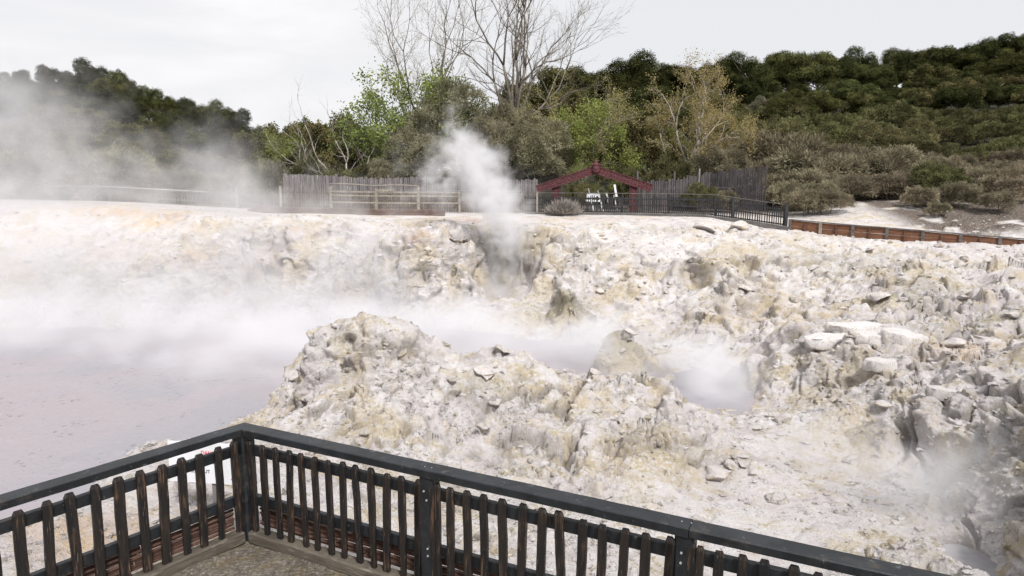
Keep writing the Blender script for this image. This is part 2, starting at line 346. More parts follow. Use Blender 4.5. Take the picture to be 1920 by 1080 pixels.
# columns of the ground's profile: bearing (as a column of the photograph), then (distance, height, roughness)
T = {
 -420: [(3,-.3,.1),(6,-.3,.2),(8,-1.4,.3),(9.5,-2.6,.1),(16,-2.9,0),(24,-2.7,.2),(26.5,-1.4,.6),(30,.9,.6),(33,2.0,.4),(36,2.4,.3),(44,2.3,.2)],
 -180: [(3,-.3,.1),(6.2,-.3,.2),(8,-1.3,.3),(9.5,-2.6,.1),(16,-2.9,0),(24,-2.7,.2),(26.5,-1.5,.7),(29.5,.7,.6),(33,2.2,.4),(36,2.4,.3),(44,2.3,.2)],
 60: [(4,-.3,.1),(6.3,-.12,.2),(7.6,-1.2,.4),(9,-2.7,.1),(16,-2.9,0),(24.5,-2.7,.2),(26,-2.1,.6),(27.5,-1.35,.7),(29,-.2,.7),(31,.8,.5),(33.5,2.2,.4),(36,2.4,.2),(44,2.3,.2)],
 200: [(4.5,-.3,.1),(6,-.2,.2),(8,-.3,.3),(8.9,-1.0,.4),(10,-2.6,.1),(16,-2.9,0),(24,-2.7,.1),(26,-2.1,.7),(27.5,-1.3,.7),(29,-.1,.7),(31,1.1,.5),(33,2.1,.4),(35,2.3,.2),(44,2.1,.2)],
 420: [(8,-.4,.3),(10,-.75,.5),(12,-1.3,.6),(13.8,-1.75,.5),(14.8,-2.12,.3),(15.8,-2.7,.1)],
 340: [(5,-.3,.1),(7.5,-.35,.3),(10,-.95,.5),(11.8,-1.5,.5),(13.2,-2.05,.3),(14.3,-2.6,.1),(17,-2.9,0),(24.5,-2.7,.1),(26.5,-2.0,.7),(27.8,-.9,.9),(28.8,.6,.9),(30.5,1.5,.6),(33,2.0,.4),(35,2.05,.2),(44,2.0,.2)],
 500: [(6.4,-.3,.2),(8,-.45,.3),(9.5,-.7,.5),(12,-1.3,.6),(14,-1.8,.5),(15.6,-2.1,.3),(16.8,-2.7,.1),(20,-2.9,0),(25,-2.7,.1),(26.8,-1.9,.8),(27.6,-.6,1),(28.2,1.0,1),(30,1.6,.6),(33,1.75,.3),(35,1.8,.1),(44,1.8,.1)],
 570: [(6.2,-.3,.2),(9,-.8,.5),(12,-1.2,.8),(14,-1.3,1),(15.5,-1.05,1),(16.5,-1.7,.8),(17.4,-2.8,.1)],
 635: [(6,-.3,.2),(9,-.9,.5),(11.5,-1.2,.8),(13,-.95,1),(14.2,-.35,1),(14.9,.1,.9),(15.8,.0,.8),(16.8,-.8,1),(18,-2.8,.1)],
 700: [(6,-.4,.2),(8,-.7,.4),(10,-1.15,.6),(12.3,-1.25,.9),(13.6,-.55,1),(14.7,.05,.9),(15.8,.12,.5),(17,-.4,.9),(18.5,-2.7,.1),(22,-2.9,0),(25.5,-2.7,.1),(26.9,-2.1,.7),(27.6,-1.1,1),(28.1,.5,1),(29.5,1.3,.7),(32,1.6,.3),(35,1.72,.1),(44,1.8,.1)],
 780: [(5.6,-.5,.2),(8,-.75,.4),(10.5,-1.3,.7),(13,-1.25,.9),(14.2,-.7,1),(15,-.3,.9),(16,-.15,.6),(17.4,-.9,.9),(19,-2.7,.1),(22,-2.8,0),(25,-2.5,.2),(26.7,-1.9,.8),(27.4,-.7,1),(28,.8,1),(29.5,1.25,.7),(32,1.5,.3),(35,1.7,.1),(44,1.8,.1)],
 868: [(5.4,-.5,.2),(8,-.8,.4),(10.5,-1.4,.7),(13,-1.4,.9),(14.8,-1.05,1),(16,-.92,.9),(17.5,-1.6,.8),(19,-2.7,.1),(22,-2.8,0),(24.5,-2.4,.2),(26.4,-1.8,.8),(27.3,-.8,.9),(27.9,.9,.9),(29.5,1.2,.6),(32,1.35,.3),(35,1.65,.1)],
 893: [(25,-2.1,.3),(26.5,-1.75,.5),(28.6,-1.6,.4),(30,-1.0,.6),(30.6,.4,.6),(31.4,1.2,.5),(34,1.55,.2)],
 935: [(25,-2.1,.3),(27,-1.62,.5),(29,-1.6,.3),(31,-1.5,.4),(31.8,-.3,.6),(32.2,1.0,.6),(33,1.4,.4),(35,1.6,.1),(44,1.8,.1)],
 985: [(25,-2.0,.3),(27,-1.45,.5),(28.8,-1.4,.3),(30.2,-.9,.6),(30.8,.2,.7),(31.6,1.1,.6),(34,1.5,.2)],
 950: [(5.1,-.6,.2),(8,-.95,.4),(10.5,-1.5,.7),(13,-1.55,.9),(15,-1.25,1),(16.3,-1.08,1),(17.7,-2.0,.7),(19,-2.8,.1),(22,-2.9,0)],
 1020: [(23,-2.4,.2),(25,-1.8,.6),(27,-1.3,.8),(28.5,-.4,.9),(29.3,.5,.9),(30.5,1.1,.6),(34,1.5,.2)],
 1050: [(4.9,-.7,.2),(7.5,-1.0,.4),(10,-1.6,.7),(12.5,-1.65,.9),(15,-1.35,1),(16.3,-1.2,1),(17.7,-2.3,.6),(19,-2.8,.1),(22,-2.8,.1),(23.4,-1.9,.9),(24.7,-.75,1),(25.5,-.6,1),(26.8,-1.1,.8),(28.5,-.2,.8),(29.6,.7,.8),(32,1.25,.4),(35,1.6,.1),(44,1.8,.1)],
 1110: [(21.5,-2.7,.1),(23,-2.1,.7),(24.5,-1.5,.8),(26.5,-.9,.7)],
 1170: [(18,-2.6,.1),(19.2,-2.1,1),(20.5,-1.4,1),(22,-2.2,.5),(24,-1.65,.7),(26,-1.0,.8),(28,-.1,.8),(30,.7,.7),(32,1.2,.4),(35,1.6,.1)],
 1200: [(4.6,-.8,.2),(7,-1.1,.4),(9.5,-1.7,.6),(12,-1.65,.9),(14,-1.55,1),(15.7,-1.55,.9),(17,-2.4,.4),(44,1.8,.1)],
 1250: [(18.5,-2.3,.3),(20,-2.0,.7),(22,-2.0,.5),(24,-1.5,.7),(26,-.6,.8),(28,.1,.8),(30,.8,.6),(33,1.3,.3),(35,1.6,.1)],
 1330: [(4.2,-.9,.2),(6.5,-1.2,.4),(8.5,-1.85,.2),(10.5,-1.98,.14),(11.7,-2.0,.2),(12.2,-1.6,1),(13.5,-1.5,1),(15,-1.95,.6),(17,-2.35,.2),(19,-2.35,.2),(21,-1.9,.7),(23,-1.3,.8),(26,0,.9),(29,.85,.6),(32,1.3,.4),(35,1.62,.1),(44,1.9,.1)],
 1420: [(8,-1.88,.14),(11,-2.0,.16),(13,-1.96,.2),(15.5,-2.1,.3),(17.4,-2.2,.3),(18.5,-1.7,.9),(20,-1.5,.8),(23,-1.1,.7)],
 1470: [(4,-.9,.2),(6,-1.2,.3),(8,-1.88,.12),(11,-2.0,.12),(14,-1.96,.2),(16,-1.95,.3),(16.9,-1.5,1),(17.7,-.95,1),(19.5,-.9,.6),(21,-1.3,.6),(24,-.8,.7),(27,.1,.8),(30,.8,.6),(33,1.1,.4),(35,1.3,.2),(38,1.7,.2),(44,2.1,.1)],
 1600: [(3.8,-.9,.2),(6,-1.3,.4),(8,-1.85,.2),(10,-2.02,.12),(13.2,-1.98,.2),(14.2,-1.65,.9),(15.8,-.95,1),(17.3,-.62,.7),(19,-.75,.5),(21,-.9,.6),(24,-.5,.7),(27,.2,.8),(30,.75,.5),(31.6,.85,.2),(36,1.8,.2),(39,2.3,.2),(44,2.6,.1)],
 1660: [(5.6,-1.35,.4),(6.6,-1.3,.9),(7.4,-1.35,.95),(8.3,-1.8,.5)],
 1750: [(3.6,-.9,.2),(5.8,-1.35,.5),(6.9,-1.05,.95),(7.6,-1.1,.95),(8.5,-1.85,.6),(9.4,-2.08,.2),(11.2,-1.98,.3),(12.4,-1.5,1),(13.8,-.8,1),(15.5,-.5,.9),(17,-.7,.7),(19,-.6,.8),(21,-.2,1),(23,.4,1),(25,.3,.7),(28,.65,.4),(29.5,.7,.2),(33,1.4,.2),(38,2.4,.2),(44,3.0,.1)],
 1880: [(3.6,-.9,.2),(5.8,-1.3,.5),(7,-1.6,.6),(8.3,-2.3,.2),(9.1,-2.2,.4),(9.9,-1.6,1),(10.8,-.9,1),(12,-.45,1),(14,-.3,.9),(17,-.3,.8),(20,0,.8),(23,.3,.9),(26,.5,.5),(27.8,.6,.2),(31,1.4,.3),(38,2.6,.2),(44,3.3,.1)],
 2040: [(3.6,-.8,.2),(6,-1,.5),(8,-.8,.8),(10,-.1,.8),(13,.2,.7),(17,.3,.6),(22,.5,.6),(26,.6,.3),(30,1.5,.2),(38,2.8,.2),(44,3.6,.1)],
 2400: [(3.6,-.5,.2),(6,-.2,.5),(10,.5,.6),(17,.8,.5),(25,1.2,.4),(34,2.5,.3),(44,4.2,.1)],
}
CPTS = [(*W(px, D, z), r) for px, row in T.items() for (D, z, r) in row]
ground_rbf = RBF(CPTS, .28, 2e-3)

ns = 960; nr = 1120; sl_ = np.linspace(-1.12, 1.12, ns)
# rows are spent where the ground is steep, so that cliff faces are as finely meshed as flats
Df = np.geomspace(3.0, 46.01, 900); sc_ = np.linspace(-1.12, 1.12, 180); A1, B1 = np.meshgrid(Df, sc_, indexing='ij')
zc = ground_rbf((A1 * B1).ravel(), A1.ravel())[:, 0].reshape(A1.shape)
met = (np.abs(np.gradient(zc, axis=0)) * 1.25 + np.gradient(A1, axis=0) * (.16 + 1.6 / A1)) / A1
for _ in range(40): met = (np.roll(met, 1, 1) + met * 2 + np.roll(met, -1, 1)) / 4 if False else np.concatenate([met[:, :1], (met[:, :-2] + met[:, 1:-1] * 2 + met[:, 2:]) / 4, met[:, -1:]], 1)
cum = np.cumsum(met, 0); cum = (cum - cum[:1]) / (cum[-1:] - cum[:1]); u_ = np.linspace(0, 1, nr)
Dc = np.stack([np.interp(u_, cum[:, j], Df) for j in range(180)], 1)
jf = np.linspace(0, 179, ns); j0 = np.minimum(jf.astype(int), 178); fr = jf - j0
DD = Dc[:, j0] * (1 - fr) + Dc[:, j0 + 1] * fr; SS = np.broadcast_to(sl_, DD.shape)
gx = (SS * DD).ravel(); gy = DD.ravel().copy()
zr = ground_rbf(gx, gy)
# broken edges: the profile is read at a warped place so that no crest runs straight
wp = np.stack([gx * .45, gy * .45, gx * 0], 1); amp = np.clip(zr[:, 1], 0, 1) * (.5 + .6 * sstep(23, 26, gy))
zr2 = ground_rbf(gx + amp * fbm(wp, 3), gy + amp * fbm(wp + 40, 3))
gz = zr2[:, 0].astype(np.float32); rough = np.clip(zr2[:, 1], .03, 1).astype(np.float32)
V = np.stack([gx, gy, gz], 1).astype(np.float32)
def grid_normals(V):
    G = V.reshape(nr, ns, 3); a = np.gradient(G, axis=0); b = np.gradient(G, axis=1); n = np.cross(b, a); n /= np.linalg.norm(n, axis=2)[..., None] + 1e-9
    return n.reshape(-1, 3)
N0 = grid_normals(V)
def vblob(VV, px, py, D, r, a=1.):
    c = np.array(PX(px, py, D)); d = (VV - c) / np.array(r); return a * np.exp(-(d * d).sum(1))
big = fbm(V * .5, 3) * .34
f1, f2, rv, off = worley(V * np.array([.62, .62, 1.0]) + fbm(V * .7, 3)[:, None] * .35)         # big tilted blocks
blk = ((rv[:, 3] - .5) * .50 + (off * (rv[:, :3] - .5) * 2).sum(1) * .60) * sstep(0, .16, f2 - f1); crack = sstep(.09, .0, f2 - f1)
g1, g2, rw, of2 = worley(V * 2.5 + fbm(V * 2., 3)[:, None] * .45)                              # boulders
blk2 = ((rw[:, 3] - .5) * .17 + (of2 * (rw[:, :3] - .5) * 2).sum(1) * .18) * sstep(0, .2, g2 - g1); crack2 = sstep(.12, .0, g2 - g1)
h1, h2, rx_, of3 = worley(V * 5.5 + fbm(V * 4, 2)[:, None] * .4)                                # rubble
blk3 = ((rx_[:, 3] - .5) * .07 + (of3 * (rx_[:, :3] - .5) * 2).sum(1) * .07) * sstep(0, .25, h2 - h1) - h1 * .05
def ledge(per, amp_, sd):
    ph = V[:, 2] / per + fbm(V * np.array([.5, .5, .9]) + sd, 4) * .9; fr_ = ph - np.floor(ph)
    return (fr_ ** 1.6 - .4 - sstep(.78, 1., fr_) * 1.0) * amp_
mk = sstep(-.3, .25, fbm(V * .35 + 150, 2))
strata = ledge(.62, .27, 3.) * mk + ledge(.19, .085, 9.)
k1, k2, rk_, ok_ = worley(V * np.array([1.3, 1.3, 1.6]) + fbm(V * 2., 3)[:, None] * .35); pits = sstep(.36, .08, k1) * (rk_[:, 3] > .55) * .22
flute = ridged(V * np.array([1.5, 1.5, .5]), 3, .5) * .06
steepm = sstep(.95, .55, N0[:, 2])
fine = ridged(V * 2.6, 4, .56) * .05 + fbm(V * 9, 3, .6) * .022 - np.abs(gnoise(V * 6.)) * .035
far = sstep(31.5, 34, gy)                                        # the beaten ground by the far fences lies quieter
lf = sstep(2., -5., gx) * sstep(22, 26, gy)                      # the steamed left cliff is washed smoother
rr = rough * (1 - .78 * far) * (1 - .15 * lf)
for bb in [(720, 625, 15.2, (.9, .8, .4), .85), (760, 745, 12.6, (1.0, .6, .4), .75), (650, 700, 13.6, (.35, .6, .5), .6), (1250, 455, 30, (3, 1.4, .7), .7), (1560, 625, 17.4, (1.2, .8, .3), .6), (1850, 770, 11.5, (.6, .5, .3), .6), (900, 700, 15, (.5, .6, .3), .5), (1500, 470, 29, (2, 1.2, .5), .5), (640, 460, 28.6, (1.6, 1, .8), .4), (1700, 620, 16, (.8, .7, .3), .4), (860, 500, 27.6, (1.2, 1, 1), .5), (1000, 800, 12, (.8, .8, .4), .5)]:
    rr = rr * (1 - vblob(V, *bb))
m1 = sstep(-.35, .25, fbm(V * .38 + 90, 2)); m2 = sstep(-.15, .40, fbm(V * .55 + 50, 3)); m3 = sstep(-.1, .35, fbm(V * .8 + 30, 3))
rr = rr.astype(np.float32)
disp = rr * (big * .9 + (blk - crack * .22) * (.35 + .65 * m1) + (blk2 - crack2 * .12) * (.10 + .90 * m2) + blk3 * m3 * .8 + steepm * (strata + flute - pits)) + (rr * (.45 + .8 * m3) + .12) * fine
lumpm = m1
V2 = V + N0 * disp[:, None] * .95
# the small dark cave mouth in the far slope, the niche under the mound's left shoulder
for (px, py, D, r, dp) in ((1304, 510, 26.6, (.42, .9, .42), 1.5), (655, 640, 14.6, (.22, .4, .14), .35), (968, 505, 31.2, (.8, .8, .6), .5), (1395, 660, 19.5, (.5, .6, .22), .6), (1240, 505, 27, (.3, .5, .2), .3), (1905, 1000, 8.6, (.35, .5, .3), .5)):
    V2[:, 1] += dp * vblob(V2, px, py, D, r); V2[:, 2] -= dp * .45 * vblob(V2, px, py + 6, D, r)
# platform footprint pushes the ground down under it
V = V2.astype(np.float32)
N1 = grid_normals(V)
def blob(px, py, D, r, a=1.):
    c = np.array(PX(px, py, D)); d = (V - c) / (np.array(r) if hasattr(r, '__len__') else r); return a * np.exp(-(d * d).sum(1))
def blobs(L_): 
    s_ = np.zeros(len(V), np.float32)
    for b in L_: s_ += blob(*b)
    return np.clip(s_, 0, 1)
ochre = blobs([(300, 418, 32, (1.3, 1.2, .5), .8), (250, 405, 33, (1.5, 1, .5), .5), (390, 470, 28.6, (1.2, 1, .7), .9), (480, 500, 28.3, (.8, 1, .5), .6), (640, 790, 10.9, (.22, .3, .18), 1.2), (60, 430, 31, (1.8, 1, .5), .7), (150, 395, 33, (2.2, 1, .4), .5), (200, 470, 29.5, (1.6, 1, .6), .5), (420, 430, 30.5, (1.2, .8, .4), .5), (20, 500, 29, (1.6, 1, .6), .5), (560, 420, 29, (2, .8, .3), .45), (1420, 560, 23, (1.6, 1.5, .8), .22), (720, 410, 31, (2, 1, .3), .3), (1780, 640, 15, (1, 1, .5), .4), (180, 1010, 6.3, (.6, .5, .4), .6),
   (1050, 400, 34, (3, .7, .3), .3)])
olive = blobs([(830, 870, 9.6, (.9, .7, .6), .9), (1045, 570, 25, (1.6, 1.2, .9), .9), (1165, 660, 20, (1.1, 1, .6), .7), (1300, 505, 26.5, (.7, .7, .5), 1.0), (1840, 850, 9.8, (.9, .8, .5), .95), (1900, 740, 11.5, (1.2, .9, .4), .7), (1720, 540, 21.5, (1.6, 1.2, .9), .6), (900, 730, 15, (.8, .7, .4), .75), (960, 470, 31.8, (2.4, 1.4, 1.4), .7), (1400, 560, 24, (1.6, 1.5, .7), .45), (1100, 470, 29, (1.6, 1, .5), .5), (1460, 480, 29, (1.6, 1.4, .5), .45), (1240, 425, 32, (2, .7, .4), .5), (1600, 500, 27, (2, 1.6, .6), .4), (1700, 1020, 7.6, (.7, .5, .4), .4), (620, 640, 14.8, (.3, .3, .25), .6), (440, 510, 28, (1, 1, .6), .4), (1870, 600, 17, (1.6, 1.4, .8), .5)])
grey = blobs([(1560, 700, 15.4, (1.6, 1.2, .7), .4), (1720, 740, 13.2, (.9, .8, .6), .25), (1690, 800, 12.6, (1.2, .7, .6), .25), (1760, 960, 10, (1.1, 1.0, .35), .4), (620, 720, 14.2, (.4, .4, .4), .4), (1290, 630, 22, (2, 1.4, .6), .3), (940, 480, 31.6, (2, 1, 1.2), .5), (120, 560, 27.5, (1.5, 1, .7), .5), (1180, 800, 12.4, (.8, .7, .3), .5), (1330, 870, 12, (.7, .4, .3), .4), (860, 480, 28, (.5, 1, .6), .4)])
rust = blobs([(880, 405, 33.4, (1.8, .8, .3), .9), (780, 452, 28.4, (.5, .5, .5), .7), (1180, 402, 34.5, (2.2, .6, .3), .4), (1060, 398, 34.6, (2, .6, .3), .35), (480, 588, 26.6, (.8, .6, .5), .3)])
pale = blobs([(760, 745, 12.6, (1.1, .6, .4), 1), (700, 625, 15.2, (.9, .7, .4), 1), (1300, 960, 9.5, (2.6, 1.3, .5), .7), (1850, 770, 11.5, (.6, .4, .3), .8), (620, 640, 14.6, (.2, .2, .2), .2), (1250, 455, 30, (3, 1.2, .6), .6), (640, 770, 11.8, (.5, .4, .3), .7), (1600, 460, 30, (3, 1, .5), .6), (1560, 625, 17.4, (1.4, .8, .3), .6)])
soil = np.clip(sstep(36.5, 39, gy) * sstep(-.15, .25, fbm(V * .6, 3) + .35 * (np.abs(gx - 22) > 6) + (gx < 14) * .6), 0, 1) * .9
soil = np.clip(soil + sstep(18.3, 20.2, gx) * sstep(29, 31, gy) * sstep(-.15, .2, fbm(V * .5 + 5, 4) + .42), 0, 1)
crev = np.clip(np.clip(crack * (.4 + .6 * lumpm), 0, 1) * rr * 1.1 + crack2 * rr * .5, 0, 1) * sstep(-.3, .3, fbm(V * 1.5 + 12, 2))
fi = np.arange((nr - 1) * (ns - 1)); r_ = fi // (ns - 1); c_ = fi % (ns - 1); a_ = r_ * ns + c_
F = np.stack([a_, a_ + 1, a_ + ns + 1, a_ + ns], 1)
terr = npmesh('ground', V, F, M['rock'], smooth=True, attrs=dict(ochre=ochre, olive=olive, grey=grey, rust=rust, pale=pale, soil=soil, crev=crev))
tag(terr, kind='structure')
G3 = V.reshape(nr, ns, 3); GN3 = N1.reshape(nr, ns, 3)
def ground_at(x, y):
    j = int(np.clip(round((x / max(y, .1) + 1.12) / 2.24 * (ns - 1)), 0, ns - 1)); i = int(np.clip(np.searchsorted(DD[:, j], y), 0, nr - 1))
    return G3[i, j], GN3[i, j]
def gz_at(x, y): return float(ground_at(x, y)[0][2])

# mud pool
def grid_sheet(x0, x1, y0, y1, nx, ny, z):
    X, Y = np.meshgrid(np.linspace(x0, x1, nx), np.linspace(y0, y1, ny)); v = np.stack([X.ravel(), Y.ravel(), np.full(X.size, z)], 1)
    i = np.arange((nx - 1) * (ny - 1)); r = i // (nx - 1); c = i % (nx - 1); a = r * nx + c
    return v, np.stack([a, a + 1, a + nx + 1, a + nx], 1)
v, f = grid_sheet(-42, 16, 7, 29, 260, 120, -2.2); v[:, 2] += fbm(v * np.array([1.1, 1.1, 0]), 3) * .018
keep = ~((v[f[:, 0], 0] > 2.0) & (v[f[:, 0], 1] < 15)); tag(npmesh('mud_pool', v, f[keep], M['mud'], smooth=True), kind='structure')
v, f = grid_sheet(3.5, 14, 7.2, 14.5, 120, 90, -2.19); v[:, 2] += fbm(v * np.array([2.1, 2.1, 0]), 3) * .012
t = NT('dark_hot_water'); P = t.pos(); a1 = t.noise(.8, 5, .6, P, .8); t.col(t.mix(t.mr(a1, .35, .65), (.26, .26, .275), (.40, .39, .41))); t.b.inputs['Roughness'].default_value = .18; t.bump(t.noise(5, 5, .6, P), .3, .03)
tag(npmesh('hot_pool', v, f, t.m, smooth=True), kind='structure')

# hills behind
HT = {-700: [(44,2.5),(60,7),(80,13),(100,17),(150,18),(260,14)], -200: [(44,2.4),(55,5),(70,9.5),(90,14),(110,15),(260,12)],
 100: [(44,2.2),(55,4.4),(70,8.2),(88,12.4),(110,12.5),(260,9)], 280: [(44,2.1),(60,4.2),(75,7.4),(90,9.6),(110,9.5),(260,6)],
 430: [(44,1.9),(60,3.4),(75,5.6),(90,7.0),(110,6.5),(260,3)], 600: [(44,1.8),(70,2.0),(100,2.0),(260,0)], 780: [(44,1.8),(70,1.8),(100,1.5),(260,0)],
 980: [(44,1.8),(60,3.4),(75,6.6),(90,8),(120,7),(260,4)], 1180: [(44,1.9),(55,4),(70,8),(86,11.2),(110,11.5),(260,8)],
 1450: [(44,2.2),(55,5.2),(70,9.4),(92,13.2),(115,13.4),(260,9)], 1750: [(44,3.0),(55,6.2),(70,10.2),(92,14.6),(115,15),(260,11)],
 1950: [(44,3.5),(55,7),(70,11.3),(92,16.4),(115,17),(260,13)], 2600: [(44,4.5),(60,10),(80,16),(110,21),(260,18)]}
hr = RBF([W(px, D, z) for px, row in HT.items() for (D, z) in row], 2.0, .01)
n1_, n2_ = 200, 150
Dh = np.concatenate([np.linspace(45, 130, 110), np.linspace(135, 420, 40)]); sh = np.linspace(-1.6, 1.6, n1_)
DD2, SS2 = np.meshgrid(Dh, sh, indexing='ij'); hx = (DD2 * SS2).ravel(); hy = DD2.ravel()
hz = hr(hx, np.minimum(hy, 250))[:, 0]; hz = np.where(np.abs(SS2.ravel()) > 1.1, hz, hz)
hz = hz + 1.2 * np.clip((hy - 70) / 15, 0, 1) * np.clip((100 - hy) / 5, 0, 1) * (hz > 5) + fbm(np.stack([hx, hy, hx * 0], 1) * .09, 3) * .5 - .25 * (hy < 46)
i = np.arange((len(Dh) - 1) * (n1_ - 1)); r = i // (n1_ - 1); c = i % (n1_ - 1); a = r * n1_ + c
t = NT('hill_scrub_floor'); Pn = t.noise(.6, 6, .6, t.pos()); t.col(t.mix(t.mr(Pn, .35, .65), (.016, .018, .009), (.040, .038, .020))); t.b.inputs['Roughness'].default_value = 1
tag(npmesh('hills', np.stack([hx, hy, hz], 1), np.stack([a, a + 1, a + n1_ + 1, a + n1_], 1), t.m, smooth=True), kind='structure')
def hill_at(x, y):
    if y < 45.5: return gz_at(x, y)
    return float(hr(np.array([x]), np.array([min(y, 250)]))[0, 0])
# one wide sheet below everything, to the horizon
v, f = grid_sheet(-1500, 1500, -1500, 1500, 9, 9, -3.6)
tag(npmesh('land', v, f, t.m), kind='structure')

# ------------------------------------------------------------ near platform and railing
A = Vector(PX(455, 800, 5.94)); A = Vector((A.x, A.y, 0))
Bp = Vector((2.40, 3.49, 0)); Cp = Vector((-3.66, 4.36, 0))
dR = (Bp - A).normalized(); dL = (Cp - A).normalized()
nR = Vector((-dR.y, dR.x, 0));  nR = nR if nR.y > 0 else -nR         # away from the platform
nL = Vector((dL.y, -dL.x, 0));  nL = nL if nL.x < 0 else -nL
# ground of the lookout: one sheet inside the railing
pts = [A + (nR + nL) * .16, A + dR * 9 + nR * .16, Vector((7, -6, 0)), Vector((-9, -6, 0)), A + dL * 9 + nL * .16]
def inside(x, y):
    p = Vector((x, y, 0)) - A; return p.dot(nR) < .14 and p.dot(nL) < .14
g = 0.05; xs = np.arange(-6, 4.5, g); ys = np.arange(1.2, 6.3, g); idx = {}; v = []; f = []
for i, x_ in enumerate(xs):
    for j, y_ in enumerate(ys):
        p = Vector((x_, y_, 0)) - A; o1 = p.dot(nR) - .13; o2 = p.dot(nL) - .13
        q = Vector((x_, y_, 0))
        if o1 > g * 1.5 or o2 > g * 1.5: continue
        if o1 > 0: q -= nR * o1
        o2 = (q - A).dot(nL) - .13
        if o2 > 0: q -= nL * o2
        idx[i, j] = len(v); v.append((q.x, q.y, 0))
for (i, j) in list(idx):
    if all(k in idx for k in ((i+1, j), (i+1, j+1), (i, j+1))): f.append((idx[i, j], idx[i+1, j], idx[i+1, j+1], idx[i, j+1]))
v = np.array(v); v[:, 2] = fbm(v * np.array([2, 2, 0]), 4) * .018 + fbm(v * np.array([14, 14, 0]), 2) * .006 - .012
t = NT('trodden_gravel'); P = t.pos(); a1 = t.noise(.9, 5, .6, P, .6); a2 = t.noise(28, 6, .8, P); a3 = t.noise(5, 6, .7, P)
c = t.mix(t.mr(a1, .40, .60), (.10, .082, .065), (.18, .155, .13)); c = t.mix(t.mr(a3, .45, .65), c, (.16, .125, .07)); c = t.mix(t.math('MULTIPLY', t.mr(a2, .52, .62), .8), c, (.34, .31, .27)); c = t.mix(t.mr(a2, .46, .38), c, (.05, .042, .035))
t.col(c); t.b.inputs['Roughness'].default_value = .75; t.bump(a2, .8, .02)
tag(npmesh('lookout_ground', v, f, t.m, smooth=True), kind='structure')
v2 = [A + (nR + nL) * .1 * 1.0, A + dR * 9 + nR * .13, Vector((9, -5, 0)), Vector((-9, -5, 0)), A + dL * 9 + nL * .13]
mb = MB(); 
for (p0, p1, nn) in ((A + nR*.135 + nL*.135, A + dR * 7 + nR*.135, nR), (A + nR*.135 + nL*.135, A + dL * 7 + nL*.135, nL)):
    mb.beam(p0 + Vector((0, 0, -.5)), p1 + Vector((0, 0, -.5)), .05, .94)
tag(mb.build('lookout_edge', M['kerb']), kind='structure')

rl = empty('timber_railing', (A.x, A.y, 0))
tag(rl, 'black stained timber railing with pointed pickets round the corner of the lookout', 'railing')
HR = 1.05
def P3(base, d, s, z, off=0, n=None):
    p = base + d * s; 
    if n is not None: p = p + n * off
    return Vector((p.x, p.y, z))
def put_(mb, name, mat): return put(mb.build(name, mat), rl)
# handrails: meet in a mitre at the corner post
mit = (nR + nL).normalized()
def handrail(d, n, ln):
    w = .075; k = MB(); segn = 24; th = .062
    out_c = A + (nR + nL) * (w / (1 + nR.dot(nL))); in_c = A - (nR + nL) * (w / (1 + nR.dot(nL)))
    rows = []
    for i in range(segn + 1):
        s = ln * i / segn
        o = out_c if i == 0 else A + d * s + n * w; q = in_c if i == 0 else A + d * s - n * w
        j = random.uniform(-.0015, .0015)
        sag = 0
        rows.append([(o + (q-o)*.04, HR + j), (q + (o-q)*.04, HR + j), (q, HR - .006 + j), (q, HR - th + j), (o, HR - th + j), (o, HR - .006 + j)])
    for rw_ in rows:
        for p, z in rw_: k.v.append((p.x, p.y, z))
    for i in range(segn):
        for a in range(6):
            b = (a + 1) % 6; k.f.append((i*6 + a, i*6 + b, i*6 + 6 + b, i*6 + 6 + a))
    k.f.append(tuple(range(6))); k.f.append(tuple(segn*6 + a for a in reversed(range(6))))
    return k
LR, LL = 5.4, 3.6
put_(handrail(dR, nR, 4.03), 'handrail', M['black_wood'])
k = MB(); k.beam(P3(A, dR, 4.035, HR - .034), P3(A, dR, 6.2, HR - .034), .15, .062, seg=6); put_(k, 'handrail', M['black_wood'])
put_(handrail(dL, nL, LL), 'handrail', M['black_wood'])
def post(s, d, n):
    k = MB(); p = A + d * s; k.beam((p.x, p.y, -.06), (p.x, p.y, HR - .064), .125, .125, up=n, seg=5, wob=.0015); return k
k = MB(); k.beam((A.x, A.y, -.08), (A.x, A.y, HR - .064), .15, .15, up=nR, seg=5, wob=.001); put_(k, 'post', M['black_wood'])
for s in (2.02, 4.0): put_(post(s, dR, nR), 'post', M['black_wood'])
for d, n, ln in ((dR, nR, 6.0), (dL, nL, LL)):
    for z, h in ((.84, .095), (.37, .10)):
        k = MB(); k.beam(P3(A, d, .05, z, .0, n), P3(A, d, ln, z, .0, n), .045, h, seg=14, wob=.002); put_(k, 'rail', M['black_wood'])
    k = MB(); k.beam(P3(A, d, .10, .035, -.04, n), P3(A, d, ln, .035, -.04, n), .12, .11, seg=10, wob=.003); put_(k, 'kickboard', M['kerb'])
    k = MB()                                                # the rough stacked slats behind the foot of the pickets
    for q in range(9):
        z = .10 + q * .024
        a0 = .12
        while a0 < ln:
            a1_ = min(ln, a0 + random.uniform(.8, 2.0))
            if random.random() < .90: k.beam(P3(A, d, a0, z + random.uniform(-.004, .004), .05 + random.uniform(-.012, .012), n), P3(A, d, a1_ - .01, z + random.uniform(-.008, .008), .05 + random.uniform(-.012, .012), n), .025, .019, seg=3, wob=.003)
            a0 = a1_
    put_(k, 'slat_board', M['rust_board'])
